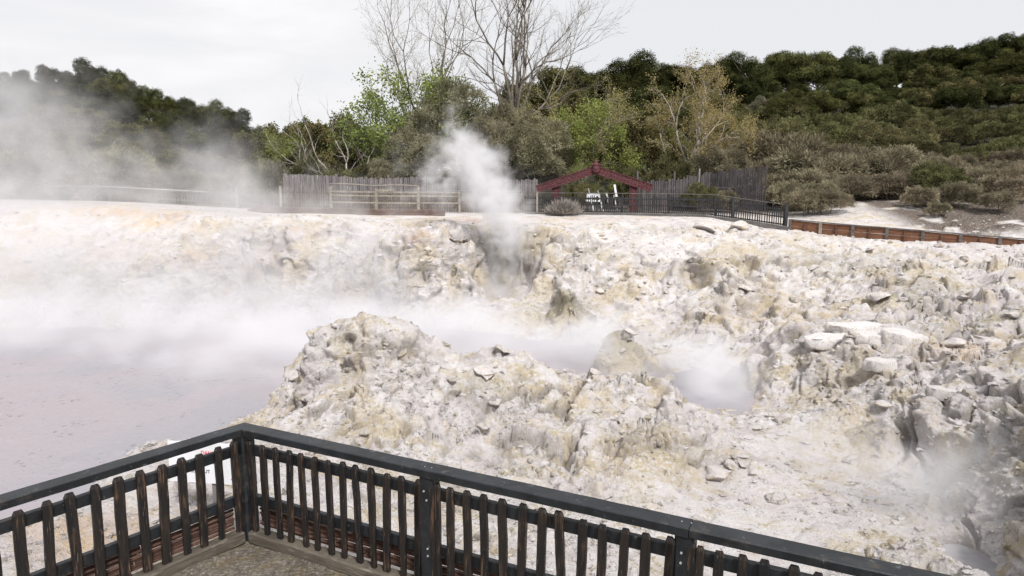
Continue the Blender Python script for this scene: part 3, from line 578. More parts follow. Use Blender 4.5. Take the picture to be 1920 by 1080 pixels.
def picket(s, d, n, wid=.062):
    k = MB(); top = .962 + random.uniform(-.014, .014); bot = .085 + random.uniform(-.02, .02); th = .036
    lean = random.uniform(-.016, .016); wob = [random.uniform(-.0035, .0035) for _ in range(7)]
    wt = wid * random.uniform(.9, 1.12); wb = wt * random.uniform(.62, 1.05)
    off = -.045; rows = []
    for i in range(7):
        t_ = i / 6; z = bot + (top - .05 - bot) * t_; w = wb + (wt - wb) * min(1, t_ * 1.7); s0 = s + lean * (t_ - .5) * 2 + wob[i]
        rows.append((s0, z, w, th))
    s0 = rows[-1][0]; rows.append((s0 + random.uniform(-.003, .003), top - .022, wt * .70, th * .7)); 
    c = min(.006, wb * .1); b = 0
    for (s0, z, w, t2) in rows:
        for (u, q) in ((-w/2 + c, -t2/2), (w/2 - c, -t2/2), (w/2, -t2/2 + c), (w/2, t2/2 - c), (w/2 - c, t2/2), (-w/2 + c, t2/2), (-w/2, t2/2 - c), (-w/2, -t2/2 + c)):
            p = P3(A, d, s0 + u, z, off + q, n); k.v.append(tuple(p))
    m = len(rows)
    for r0 in range(m - 1):
        for a in range(8):
            e_ = (a + 1) % 8; k.f.append((r0*8 + a, r0*8 + e_, r0*8 + 8 + e_, r0*8 + 8 + a))
    k.f.append(tuple(reversed(range(8)))); k.f.append(tuple((m-1)*8 + a for a in range(8)))
    o = put_(k, 'picket', M['picket'])
    for zz in (.85, .36):
        if random.random() < .75:
            q = MB(); p = P3(A, d, s + lean * .4 + random.uniform(-.01, .01), zz + random.uniform(-.015, .015), off - th/2 - .0005, n)
            q.tube([p + n * .002, p - n * .003], [.0042, .0038], 6); nl = q.build('nail', M['nail']); nl.parent = o; nl.matrix_parent_inverse = Matrix.Translation(-Vector(rl.location)) 
for s, d, n in ((2.02, dR, nR), (4.0, dR, nR)):
    for z in (.87, .80, .40, .34): k = MB(); p = P3(A, d, s + random.uniform(-.015, .015), z, -.062, n); k.tube([p + n * .002, p - n * .006], [.009, .008], 7); put_(k, 'bolt', M['nail'])
    for q in (-.03, .03): k = MB(); p = P3(A, d, s + q, HR, random.uniform(-.02, .02), n); k.tube([p - Vector((0, 0, .004)), p + Vector((0, 0, .0015))], [.005, .0045], 6); put_(k, 'nail', M['nail'])
s = .135
while s < 6:
    if abs(s - 2.02) > .05 and abs(s - 4.0) > .05: picket(s, dR, nR)
    elif True: pass
    s += .150 + random.uniform(-.007, .007)
for s in (1.93, 2.12, 3.9, 4.1): picket(s, dR, nR, .052)
s = .12
while s < 3.5: picket(s, dL, nL, .070); s += .162 + random.uniform(-.01, .01)

# ------------------------------------------------------------ warning sign behind the railing
sg = empty('warning_sign', PX(398, 1000, 6.9)); sg.location.z = gz_at(sg.location.x, 6.9)
tag(sg, 'white warning sign with red and dark lettering on a grey post behind the railing corner', 'sign')
c0 = Vector(PX(314, 826, 6.9)); c1 = Vector(PX(455, 823, 6.78)); zt = c0.z; zb = PX(380, 905, 6.85)[2]
ax = (c1 - c0); ax.z = 0; wS = ax.length; ax.normalize(); nS = Vector((ax.y, -ax.x, 0)); nS = nS if nS.y < 0 else -nS
Msg = Matrix(((ax.x, nS.x, 0), (ax.y, nS.y, 0), (0, 0, 1)))
cen = (c0 + c1) / 2; cen.z = (zt + zb) / 2; hS = (zt - zb) / 2
k = MB(); k.box(cen, (wS / 2, .004, hS), Msg.to_4x4()); put(k.build('panel', M['white']), sg)
k = MB(); pp = cen - nS * .045 + ax * .07; k.beam((pp.x, pp.y, sg.location.z - .3), (pp.x, pp.y, zt - .05), .075, .06, up=nS); put(k.build('post', M['grey_wood']), sg)
def text(body, x, z, size, mat, parent):
    cu = bpy.data.curves.new('t', 'FONT'); cu.body = body; cu.size = size; cu.extrude = .0008; cu.align_x = 'CENTER'; cu.align_y = 'CENTER'; cu.offset = size * .012
    o = bpy.data.objects.new('t', cu); COL.objects.link(o); bpy.context.view_layer.update()
    me = bpy.data.meshes.new_from_object(o.evaluated_get(bpy.context.evaluated_depsgraph_get())); bpy.data.objects.remove(o)
    me.materials.clear(); me.materials.append(mat); me.name = 'lettering'
    l = bpy.data.objects.new('lettering', me); COL.objects.link(l)
    p = cen + ax * x + nS * .0055; p.z = cen.z + z
    mw = Matrix(((ax.x, 0, nS.x, p.x), (ax.y, 0, nS.y, p.y), (0, 1, 0, p.z), (0, 0, 0, 1)))
    me.transform(mw); put(l, parent); return l
text('DANGER', .06, hS * .50, .056, M['red_ink'], sg)
text('HOT POOLS', .06, hS * .18, .036, M['red_ink'], sg)
text('STAY ON THE PATH', .02, 0, .024, M['black_ink'], sg)
text('KEEP OUT', -.08, -hS * .42, .052, M['black_ink'], sg)
k = MB(); u0 = cen + ax * (wS * .38) + nS * .0055; q = []
for dz in (0, .0016):
    for (a, b) in ((-.055, -.07), (.055, -.07), (0, .06)): p = u0 + ax * a + nS * dz; k.v.append((p.x, p.y, cen.z - hS * .45 + b))
k.f = [(0, 1, 2), (3, 5, 4), (0, 3, 4, 1), (1, 4, 5, 2), (2, 5, 3, 0)]; put(k.build('emblem', M['red_ink']), sg)

# ------------------------------------------------------------ far fences
def zground(px, py, D): return PX(px, py, D)[2]
def linept(path, t):                                        # path of (x, y, z); t in metres along it
    for a, b in zip(path, path[1:]):
        d = math.dist(a[:2], b[:2])
        if t <= d or b is path[-1]:
            u = min(1, t / d); return Vector([a[i] + (b[i] - a[i]) * u for i in range(3)]), Vector((b[0]-a[0], b[1]-a[1], 0)).normalized()
        t -= d
def plen(path): return sum(math.dist(a[:2], b[:2]) for a, b in zip(path, path[1:]))
def board_panel(path, hf, w, gap, mat, parent, th=.022, ragged=.04, off=0., z0=.03, point=True, lean=.0):
    k = MB(); t_ = 0; ln = plen(path)
    while t_ < ln:
        p, d = linept(path, t_); n = Vector((-d.y, d.x, 0)); h = hf(t_) + random.uniform(-ragged, ragged); ww = w * random.uniform(.8, 1.1)
        c = p + n * (off + random.uniform(-.004, .004)); le = random.gauss(0, .012) + lean; 
        a = [c - d * ww/2 - n * th/2, c + d * ww/2 - n * th/2, c + d * ww/2 + n * th/2, c - d * ww/2 + n * th/2]
        k.hull8([q_ + Vector((0, 0, z0)) for q_ in a] + [q_ + Vector((d.x * le, d.y * le, h + random.uniform(-.01, .01))) for q_ in a])
        t_ += w + gap * random.uniform(.7, 1.3)
    return put(k.build('paling_panel', mat), parent)
def rails(path, zs, w, h, mat, parent, off=0., step=2.4):
    for z in zs:
        k = MB(); ln = plen(path); t_ = 0
        while t_ < ln - .01:
            t1 = min(ln, t_ + step); p, d = linept(path, t_ + .002); q_, d2 = linept(path, t1); n = Vector((-d.y, d.x, 0))
            k.beam(p + n * off + Vector((0, 0, z)), q_ + n * off + Vector((0, 0, z + random.uniform(-.012, .012))), w, h); t_ = t1
        put(k.build('rail', mat), parent)
def posts(path, ts, h, w, mat, parent, off=0.):
    for t_ in ts:
        p, d = linept(path, t_); n = Vector((-d.y, d.x, 0)); p = p + n * off
        k = MB(); k.beam(p - Vector((0, 0, .4)), p + Vector((random.uniform(-.02, .02), 0, h + random.uniform(-.03, .03))), w, w, up=(0, 1, 0)); put(k.build('post', mat), parent)
def fence(name, path, label, cat='fence'):
    e_ = empty(name, path[0]); tag(e_, label, cat); return e_
def gpath(L_):
    c = [PX(*a) for a in L_]; out = []
    for a, b in zip(c, c[1:]):
        n = max(1, int(math.dist(a[:2], b[:2]) / 1.2))
        for i in range(n): u = i / n; out.append([a[0] + (b[0]-a[0])*u, a[1] + (b[1]-a[1])*u])
    out.append(list(c[-1][:2]))
    return [(x, y, max(gz_at(x + dx, y) for dx in (-.3, 0, .3)) - .02) for x, y in out]

# tall grey paling fence, left of the gateway
pa = gpath([(536, 398, 40), (700, 399, 40), (860, 397, 40), (1010, 397, 39.5)])
fe = fence('paling_fence', pa, 'tall weathered grey paling fence behind the timber viewing barrier')
hh = lambda t_: 1.98 - .012 * t_ + .05 * math.sin(t_ * .9)
board_panel(pa, hh, .11, .012, M['grey_wood'], fe, ragged=.05); rails(pa, (.4, 1.5), .05, .09, M['grey_wood'], fe, .05); posts(pa, [0, 3, 6, 9, 12], 2.05, .12, M['grey_wood'], fe, .1)
# tall dark grey palings right of the gateway
pb = gpath([(1196, 397, 39.5), (1290, 396, 41), (1330, 400, 42), (1436, 398, 39)])
fe = fence('paling_fence', pb, 'tall dark leaning paling fence rising between the gateway and the scrub')
board_panel(pb, lambda t_: 1.55 + .13 * t_ + .09 * math.sin(t_ * 1.7) if t_ < 3.4 else 2.0 + .09 * (t_ - 3.4), .10, .035, M['dark_paling'], fe, ragged=.09, lean=-.03)
rails(pb, (.45, 1.3), .05, .08, M['dark_paling'], fe, .05); posts(pb, [0, 2.6, 4.4, 7.2], 2.3, .1, M['dark_paling'], fe, .1)
k = MB(); p, d = linept(pb, 4.35); k.beam(p + Vector((0, -.08, .0)), p + Vector((.05, -.08, 2.45)), .08, .05, up=(0, 1, 0)); put(k.build('pale_batten', M['pale_wood']), fe)

# grey picket fence along the far rim, left
pc = gpath([(206, 388, 38), (330, 389, 38), (528, 401, 37.6)])
fe = fence('picket_fence', pc, 'low grey picket fence with a silver top tube, half lost in the drifting steam')
board_panel(pc, lambda t_: .88, .07, .07, M['brown_wood'], fe); rails(pc, (.25, .72), .04, .08, M['brown_wood'], fe, .03); posts(pc, [0, 2.4, 4.8, 7.2, 9.4], .9, .09, M['brown_wood'], fe, .07)
k = MB(); a_, d = linept(pc, 0); b_, d = linept(pc, 5.5); k.tube([a_ + Vector((-3, 0, .86)), a_ + Vector((0, -.1, .83)), b_ + Vector((0, -.1, .80))], .03, 8); put(k.build('top_tube', M['steel'], smooth=True), fe)
pcc = gpath([(446, 395, 37.5), (460, 395, 37.5)]); k = MB(); k.beam(Vector(pcc[0]) - Vector((0, 0, .3)), Vector(pcc[0]) + Vector((0, 0, 1.15)), .09, .09, up=(0, 1, 0)); put(k.build('tall_post', M['pale_wood']), fe)
pd_ = gpath([(529, 401, 37.5), (617, 402, 37.3)])
fe = fence('picket_fence', pd_, 'short length of brown picket fence between two pale posts')
board_panel(pd_, lambda t_: 1.12, .07, .055, M['brown_wood'], fe); rails(pd_, (.28, .65, .98), .04, .08, M['brown_wood'], fe, .03); posts(pd_, [0], 1.35, .13, M['pale_wood'], fe, -.09); 
pe = gpath([(617, 402, 38.2), (790, 404, 38.2), (985, 398, 37.6)])
fe = fence('picket_fence', pe, 'grey brown picket fence standing behind the pale timber barrier')
board_panel(pe, lambda t_: 1.02, .068, .06, M['brown_wood'], fe); rails(pe, (.25, .6, .95), .04, .07, M['brown_wood'], fe, .03); posts(pe, [2.4, 4.8, 7.2, 9.6], 1.1, .09, M['brown_wood'], fe, .07)
k = MB(); k.tube([linept(pe, t_)[0] + Vector((0, -.06, 1.2)) for t_ in (5.1, 8, 10.7)], .018, 6); put(k.build('top_tube', M['steel'], smooth=True), fe)

# pale rail barrier in front
pf = gpath([(620, 404, 36.6), (706, 405.5, 36.6), (786, 406, 36.6)])
fe = fence('rail_barrier', pf, 'pale timber post and rail barrier with a bowed top pole at the cliff edge')
posts(pf, [0.06, plen(pf) - .02], 1.42, .14, M['pale_wood'], fe); PFm = plen(pf) * .52
posts(pf, [PFm], 1.3, .15, M['pale_wood'], fe)
rails(pf, (.55, .92, 1.12), .06, .085, M['pale_wood'], fe, -.05, 2.5)
k = MB(); ln = plen(pf); k.tube([linept(pf, ln * i / 6)[0] + Vector((0, 0, 1.47 + .03 * math.sin(i * 1.7) + (.03 if i < 3 else 0))) for i in range(7)], .035, 7); put(k.build('top_pole', M['pale_wood'], smooth=True), fe)
k = MB(); c_ = linept(pf, PFm + .52)[0]; k.box(c_ + Vector((0, -.09, 1.22)), (.42, .012, .075)); put(k.build('name_board', M['pale_wood']), fe)
pg = gpath([(788, 406, 37.0), (862, 404, 37.0)])
fe = fence('rail_barrier', pg, 'faint pale rail barrier running into the steam column'); posts(pg, [plen(pg)], 1.2, .11, M['pale_wood'], fe); rails(pg, (.55, .92, 1.12), .05, .08, M['pale_wood'], fe)

# edging beams along the rim
pth = gpath([(470, 398, 35.9), (560, 403, 35.6), (690, 411, 35.4), (835, 412, 35.4)])
ed = fence('edging_beam', pth, 'long red brown double edging beam lying along the rim below the barrier', 'edging')
for (off, z, h, nm) in ((0, .17, .24, 'upper_beam'), (-.32, .02, .14, 'lower_beam')):
    k = MB(); ln = plen(pth); n_ = 14
    for i in range(n_):
        a_, d = linept(pth, ln * i / n_ + .003); b_, _ = linept(pth, ln * (i + 1) / n_)
        k.beam(a_ + Vector((0, off, z + .015 * math.sin(i * 2.1))), b_ + Vector((0, off, z + .015 * math.sin(i * 2.1 + 2.1))), .2, h, wob=.006)
    put(k.build(nm, M['beam']), ed)
# black picket fence right
ph = gpath([(985, 399, 37.4), (1080, 400, 37), (1180, 400, 36.6), (1300, 401, 35.8), (1390, 407, 34.6), (1474, 414, 33.6)])
fe = fence('picket_fence', ph, 'black picket fence with wire top strand in front of the carved red gateway')
ln = plen(ph)
board_panel(ph, lambda t_: .97, .055, .055, M['far_black'], fe); rails(ph, (.14, .50, .84), .035, .065, M['far_black'], fe, .03)
posts(ph, [2.8, 5.2, 7.6], 1.15, .09, M['far_black'], fe, .05); posts(ph, [10.0], 1.12, .09, M['far_black'], fe, .05)
L1 = plen(ph) - 2.55; posts(ph, [L1, ln - .02], 1.12, .16, M['far_black'], fe); posts(ph, [.65], 1.22, .1, M['pale_wood'], fe, -.06)
k = MB(); k.tube([linept(ph, ln * i / 20)[0] + Vector((0, 0, 1.12)) for i in range(21)], .02, 6); put(k.build('top_wire', M['dark_cap'], smooth=True), fe)
kb = gpath([(985, 402, 36.9), (1080, 403, 36.5), (1180, 403, 36.1), (1300, 405, 35.2), (1390, 412, 34.0), (1478, 420, 32.9)])
ed = fence('kerb_edging', kb, 'grey timber edging running along the foot of the black picket fence', 'edging')
k = MB(); ln = plen(kb)
for i in range(24):
    a_, d = linept(kb, ln * i / 24 + .003); b_, _ = linept(kb, ln * (i + 1) / 24); k.beam(a_ + Vector((0, 0, .0)), b_, .12, .22 + .006 * i)
put(k.build('beam', M['dark_cap']), ed)

# retaining wall of orange brown planks
pr = [PX(1480, 434, 33.2), PX(1575, 444, 31.8), PX(1690, 454, 30.4), PX(1800, 464, 29.3), PX(1925, 475, 28.2), PX(2060, 486, 27.2), PX(2200, 500, 26)]
rw_ = fence('retaining_wall', pr, 'low retaining wall of orange brown planks curving along the white slope', 'retaining wall')
ln = plen(pr); nb = 10
def rh(t_): return .62 + .02 * math.sin(t_)
for i in range(nb):
    a0, a1 = ln * i / nb + .01, ln * (i + 1) / nb - .01
    k = MB()
    for j in range(3):
        a_, d = linept(pr, a0); b_, _ = linept(pr, a1); z0 = -.25 + j * .27 
        k.beam(a_ + Vector((0, 0, z0 + .13)), b_ + Vector((0, 0, z0 + .13 + random.uniform(-.01, .01))), .05, .262, seg=2, wob=.004)
    put(k.build('plank_panel', M['orange_wood']), rw_)
for i in range(2 * nb):
    p, d = linept(pr, ln * i / (2 * nb) + .02); n = Vector((-d.y, d.x, 0)); n = n if n.y < 0 else -n
    big_ = i % 2 == 0
    k = MB(); p = p + n * .06; k.beam(p - Vector((0, 0, .6)), p + Vector((0, 0, .60 if big_ else .50)), .13 if big_ else .07, .08, up=n); put(k.build('post', M['dark_cap'] if (big_ and i != 2) else M['pale_wood'] if i in (0, 2) else M['rust_board']), rw_)
k = MB(); 
for i in range(nb):
    a_, d = linept(pr, ln * i / nb + .004); b_, _ = linept(pr, ln * (i + 1) / nb); k.beam(a_ + Vector((0, 0, .585)), b_ + Vector((0, 0, .585)), .16, .045)
put(k.build('capping', M['dark_cap']), rw_)

# ------------------------------------------------------------ carved red gateway
Dg = 38.2; t = NT('carved_red_timber'); P = t.pos(); v_ = t.n('ShaderNodeTexVoronoi', Scale=9.); v_.feature = 'DISTANCE_TO_EDGE'; t.l(P, v_.inputs['Vector']); nn = t.noise(6, 5, .6, P)
c = t.mix(t.mr(v_.outputs['Distance'], .02, .10), (.030, .009, .011), (.110, .024, .029)); c = t.mix(t.mr(nn, .58, .72), c, (.17, .07, .07)); t.col(c); t.b.inputs['Roughness'].default_value = .6
t.bump(v_.outputs['Distance'], .8, .05); red = t.m
gw = empty('carved_gateway', PX(1117, 394, Dg)); tag(gw, 'dark red carved gateway with two sloping bargeboards on posts and a figure at the peak', 'gateway')
ap = Vector(PX(1117, 318, Dg)); le_ = Vector(PX(1006, 355, Dg)); ri_ = Vector(PX(1222, 353, Dg))
def gboard(a, b):
    k = MB(); up = (0, 0, 1)
    d = (b - a).normalized(); u = Vector((0, 0, 1)); n = Vector((0, -1, 0)); u2 = d.cross(n); u2 = u2 if u2.z > 0 else -u2
    k.beam(a, b, .10, .44, up=(0, 0, 1), chamf=False)
    ln = (b - a).length
    for s_ in (-1, 1): k.beam(a + d * .12 + u2 * (.20 * s_) + n * .06, b + u2 * (.20 * s_) + n * .06, .05, .04)
    i = .22
    while i < ln - .1:                                       # rows of raised scrolls and notches
        for lv in (-.09, .09):
            c0_ = a + d * i + u2 * lv + n * .052; ring = [c0_ + d * (math.cos(q) * (.065 - q * .006)) + u2 * (math.sin(q) * (.065 - q * .006)) for q in [j * .9 for j in range(9)]]
            k.tube(ring, .014, 4)
        k.beam(a + d * (i + .09) - u2 * .17 + n * .06, a + d * (i + .12) + u2 * .17 + n * .06, .025, .03); i += .21
    return k
put(gboard(ap, le_).build('bargeboard', red), gw); put(gboard(ap + Vector((0, .012, 0)), ri_).build('bargeboard', red), gw)
for px_, tp in ((1041, 340), (1186, 338)):
    b = Vector(PX(px_, 398, Dg + .1)); b.z = zground(px_, 399, Dg) - .2; tz = PX(px_, tp, Dg)[2]; k = MB()
    k.beam((b.x, Dg + .1, b.z), (b.x, Dg + .1, tz), .42, .10, up=(0, 1, 0), chamf=False)
    z = b.z + .4
    while z < tz - .1:
        for q in (-.09, .09):
            k.tube([Vector((b.x + q + math.cos(w_) * .06, Dg + .045, z + math.sin(w_) * .06)) for w_ in [j * .9 for j in range(8)]], .014, 4)
        z += .19
    for q in (-.19, .19): k.beam((b.x + q, Dg + .04, b.z), (b.x + q, Dg + .04, tz - .02), .04, .04, up=(0, 1, 0))
    put(k.build('post', red), gw)
# peak figure: mask face with a tapering topknot
k = MB(); c = ap + Vector((0, -.14, 0))
def lump(k, c, r, n=10, m=7):
    b = len(k.v)
    for j in range(m + 1):
        th = math.pi * j / m
        for i in range(n):
            ph_ = 2 * math.pi * i / n; k.v.append((c[0] + r[0] * math.sin(th) * math.cos(ph_), c[1] + r[1] * math.sin(th) * math.sin(ph_), c[2] + r[2] * math.cos(th)))
    for j in range(m):
        for i in range(n): k.f.append((b + j*n + i, b + (j+1)*n + i, b + (j+1)*n + (i+1) % n, b + j*n + (i+1) % n))
lump(k, c + Vector((0, 0, .0)), (.22, .12, .28)); lump(k, c + Vector((0, 0, .26)), (.17, .11, .14)); lump(k, c + Vector((0, 0, .41)), (.10, .08, .12)); lump(k, c + Vector((0, 0, .52)), (.05, .05, .09))
for sx in (-1, 1): lump(k, c + Vector((sx * .09, -.10, .09)), (.055, .03, .045)); lump(k, c + Vector((sx * .20, 0, .26)), (.06, .06, .08))
lump(k, c + Vector((0, -.12, -.12)), (.11, .04, .05)); lump(k, c + Vector((0, -.12, .01)), (.035, .05, .06))
put(k.build('peak_figure', red, smooth=True), gw)

# white painted frames behind the gateway: a trestle easel and two leaning boards
def white_frame(name, label, bars, D):
    a = bars[0]; e_ = empty(name, PX(a[0], 396, D)); tag(e_, label, 'frame'); 
    for (x0, y0, x1, y1, w, nm) in bars:
        k = MB(); k.beam(PX(x0, y0, D), PX(x1, y1, D - .03), w, .05, up=(0, 1, 0)); put(k.build(nm, M['white']), e_)
white_frame('white_trestle', 'white painted trestle with two slanting legs behind the black fence', [(1103, 353, 1114, 398, .07, 'leg'), (1121, 357, 1131, 398, .07, 'leg'), (1100, 367, 1125, 366, .22, 'cross_board'), (1098, 376, 1126, 377, .10, 'cross_board')], 39.0)
white_frame('white_stake', 'short white stake leaning beside the white trestle', [(1137, 362, 1141, 380, .09, 'board')], 39.3)
white_frame('white_board', 'tallest white upright board standing under the gateway', [(1152, 346, 1156, 369, .12, 'board'), (1151, 366, 1157, 394, .05, 'stem')], 39.8)

# ------------------------------------------------------------ rocks
def rock_mesh(seed, flat=1., blocky=.5, n=4):
    import bmesh
    bm = bmesh.new(); bmesh.ops.create_icosphere(bm, subdivisions=n, radius=1.0); V_ = np.array([v.co[:] for v in bm.verts]); F_ = np.array([[v.index for v in f.verts] for f in bm.faces]); bm.free()
    r_ = np.random.default_rng(seed)
    for k in range(14):                                      # planes cut the ball into facets
        d = r_.normal(size=3); d /= np.linalg.norm(d); h = r_.uniform(.45, .85); s_ = V_ @ d; V_ = V_ - np.clip(s_ - h, 0, None)[:, None] * d * blocky * 1.7
    V_ = V_ * (1 + .10 * fbm(V_ * 1.6 + seed, 4)[:, None] + .03 * fbm(V_ * 6 + seed, 3)[:, None]); V_[:, 2] *= flat
    z_ = np.zeros(len(V_))
    return npmesh('rock', V_, F_, M['stone'], smooth=True, attrs=dict(olive=z_ + max(0, r_.normal(0, .2)), grey=z_ + max(0, r_.normal(-.1, .2)), ochre=z_, rust=z_, pale=z_ + .0, soil=z_, crev=z_), link=False)
RM = [rock_mesh(i, r_, b) for i, (r_, b) in enumerate([(.7, .6), (.55, .9), (.8, .5), (.6, .7), (.45, .8), (.75, 1), (.65, .5), (.5, .9)])]
def rock(me, p, s, label, group=None, rz=None, tilt=.3, name='boulder', cat='rock'):
    o = bpy.data.objects.new(name, me); COL.objects.link(o); o.location = p; o.scale = s if hasattr(s, '__len__') else (s, s * random.uniform(.7, 1.1), s * random.uniform(.7, 1.1))
    o.rotation_euler = (random.uniform(-tilt, tilt), random.uniform(-tilt, tilt), random.uniform(0, 6.28) if rz is None else rz); tag(o, label, cat, group); return o
def slab_mesh(seed, th=.16):
    import bmesh
    m = rock_mesh(seed, 1, .3, 4); V_ = np.empty(len(m.vertices) * 3); m.vertices.foreach_get('co', V_); V_ = V_.reshape(-1, 3)
    V_[:, 2] = np.clip(V_[:, 2], -.16, .16) / .16 * th + fbm(V_ * np.array([1.5, 1.5, .3]) + seed, 3) * .035; V_[:, :2] *= (1 + .14 * fbm(V_ * 1.4 + 3 * seed, 3))[:, None]; m.vertices.foreach_set('co', V_.ravel().astype(np.float32)); m.materials[0] = M['slab']; m.attributes['pale'].data.foreach_set('value', np.ones(len(V_), np.float32)); m.attributes['grey'].data.foreach_set('value', np.zeros(len(V_), np.float32)); m.attributes['olive'].data.foreach_set('value', np.zeros(len(V_), np.float32)); m.update(); return m
SM = [slab_mesh(i + 20) for i in range(4)]
for px_, py_, D, sc, rz, lb, mi in (
  (1562, 628, 17.2, (.95, .42, .85), .1, 'left slab of the pale flat slabs lying on the ridge', 0),
  (1640, 634, 16.6, (.78, .40, .9), -.15, 'middle pale slab overlapping its neighbours on the ridge', 1),
  (1694, 638, 16.2, (.52, .34, 1.0), -.4, 'right end slab of the pale slabs on the ridge', 2),
  (1610, 614, 18.0, (.90, .40, .8), -.05, 'rear pale slab behind the others on the ridge', 3),
  (1655, 660, 15.2, (.40, .26, .8), -.5, 'small white tilted slab just below the ridge slabs', 1),
  (1768, 705, 13.4, (.32, .2, .7), -.3, 'bright white flat stone alone on the slope right of the slabs', 0)):
    p = Vector(PX(px_, py_, D)); z = gz_at(p.x, p.y); p.z = z + .10
    rock(SM[mi], p, sc, lb, None, rz, .10, 'rock_slab')
named = [(1345, 862, 11.7, .36, 'big pale knobbly boulder at the end of the central mound'), (1392, 872, 11.9, .26, 'rounded boulder right of the big pale one at the mound end'), (1300, 855, 11.9, .3, 'pale boulder just left of the big pale one at the mound end'),
 (1465, 775, 14.6, .26, 'cream rounded stone at the upper edge of the white basin'), (1420, 800, 14.2, .2, 'small stone in the upper basin nearest the steaming vent'), (905, 775, 12.6, .22, 'white block leaning in the middle of the central mound'),
 (590, 750, 14.2, .30, 'pointed pale block under the left shoulder of the mound'), (945, 672, 16.0, .30, 'upright pointed block on the crest of the mound'), (1850, 1045, 7.9, .2, 'pale rounded stone on the dark pool shore'), (1905, 1035, 8.0, .2, 'rounded stone at the frame edge by the dark pool'), (1800, 1048, 7.9, .15, 'small stone beside the dark pool'),
 (1000, 895, 9.6, .17, 'rounded pale stone at the front foot of the mound'), (1140, 880, 10.6, .2, 'stone at the front foot of the mound near its middle'), (1175, 655, 20.3, .42, 'pale boulder perched on the islet in the steaming channel'), (1790, 660, 15.2, .3, 'rounded boulder on the cream slope above the white flat stone'), (1330, 430, 31.5, .75, 'large pale boulder block under the black fence'), (1385, 425, 31.6, .6, 'second pale block right under the black fence'), (1600, 860, 12.6, .22, 'flat stone half sunk on the basin edge')]
for i, (px_, py_, D, s_, lb) in enumerate(named):
    p = Vector(PX(px_, py_, D)); p.z = gz_at(p.x, p.y) + s_ * .12; rock(RM[i % 8], p, s_, lb)
zones = [(560, 1180, 9.5, 15.5, 26, 'broken stones over the central mound', 'pale broken stone among many on the central mound'), (1440, 1900, 10, 19, 28, 'broken stones over the right ridge', 'pale broken stone among many on the right ridge'),
         (1050, 1900, 20, 30, 24, 'stones on the far white slope', 'pale stone among many on the far white slope'), (1180, 1750, 8, 15, 9, 'stones lying in the white basin', 'small stone lying on the flat white basin floor'), (500, 1000, 6.3, 9, 9, 'stones just behind the railing', 'small pale stone on the ground just behind the railing'), (40, 420, 26, 30, 14, 'stones on the left cliff', 'pale stone on the steamy left cliff')]
for (x0, x1, d0, d1, n_, grp, lb) in zones:
    for i in range(n_):
        D = math.sqrt(random.uniform(d0**2, d1**2)); px_ = random.uniform(x0, x1); p = Vector(W(px_, D, -1)); g_, gn = ground_at(p.x, p.y)
        if g_[2] < -2.15: continue
        s_ = random.uniform(.05, .13) * (1 + (D / 22)) * (2.0 if random.random() < .12 else 1)
        rock(RM[i % 8], (p.x, p.y, g_[2] + s_ * .1), s_, lb, grp, name='stone')
# gravel and crumbs: uncountable
import bmesh
bm = bmesh.new(); bmesh.ops.create_icosphere(bm, subdivisions=1, radius=1.0); Vi = np.array([v.co[:] for v in bm.verts]); Fi = np.array([[v.index for v in f.verts] for f in bm.faces]); bm.free()
def gravel(name, n, d0, d1, s0, s1, smax):
    ii = rng.integers(5, nr - 5, n); jj = rng.integers(60, ns - 60, n); Ds = DD[ii, jj]
    p = G3[ii, jj]; rgh = rough.reshape(nr, ns)[ii, jj]; clump = fbm(p * .7 + 7, 3)
    ok = (p[:, 2] > -2.17) & (rng.random(n) < .35 + rgh * .5 + clump * .8) & (Ds < 33) & (Ds > 5); ok &= ~np.array([inside(a, b) for a, b in p[:, :2]])
    p = p[ok]; n = len(p); s_ = s0 * (s1 / s0) ** (rng.random(n) ** 2.2) * (1 + p[:, 1] / 14)
    Vs = Vi[None] * (1 + .35 * rng.normal(size=(n, len(Vi), 1))).clip(.5, 1.5) * s_[:, None, None] * rng.uniform(.6, 1.2, (n, 1, 3)) * np.array([1, 1, .75]) + p[:, None] 
    F_ = (Fi[None] + (np.arange(n) * len(Vi))[:, None, None]).reshape(-1, 3); z_ = np.zeros(n * len(Vi)); rp = np.repeat(rng.random(n), len(Vi))
    o = npmesh(name, Vs.reshape(-1, 3), F_, M['rock'], attrs=dict(olive=(rp > .8) * .6, grey=(rp < .18) * .6, ochre=z_, rust=z_, pale=(rp > .3) * (rp < .6) * .6, soil=z_, crev=z_)); tag(o, 'loose pale rock crumbs strewn over the white ground', 'gravel', kind='stuff')
gravel('gravel', 42000, 5.2, 33, .010, .045, .1)

# ------------------------------------------------------------ vegetation
def quad_leaves(P, Nn, ln, wd, jit=.6, up=0., rs=None):
    # leaf shaped quads at P, lying about across Nn; ln/wd arrays; up: 0 = flat over the crown, 1 = blades standing along Nn
    n = len(P); r1 = rs.normal(size=(n, 3)); nn = Nn + jit * r1; nn /= np.linalg.norm(nn, axis=1)[:, None]
    a = np.cross(nn, rs.normal(size=(n, 3))); a /= np.linalg.norm(a, axis=1)[:, None] + 1e-9; b = np.cross(nn, a)
    if up > 0: A_ = nn; B_ = a
    else: A_ = a; B_ = b
    ln = np.broadcast_to(ln, n)[:, None]; wd = np.broadcast_to(wd, n)[:, None]
    V_ = np.stack([P, P + A_ * ln * .5 + B_ * wd * .5, P + A_ * ln, P + A_ * ln * .5 - B_ * wd * .5], 1)
    return V_.reshape(-1, 3), np.arange(n * 4).reshape(n, 4)
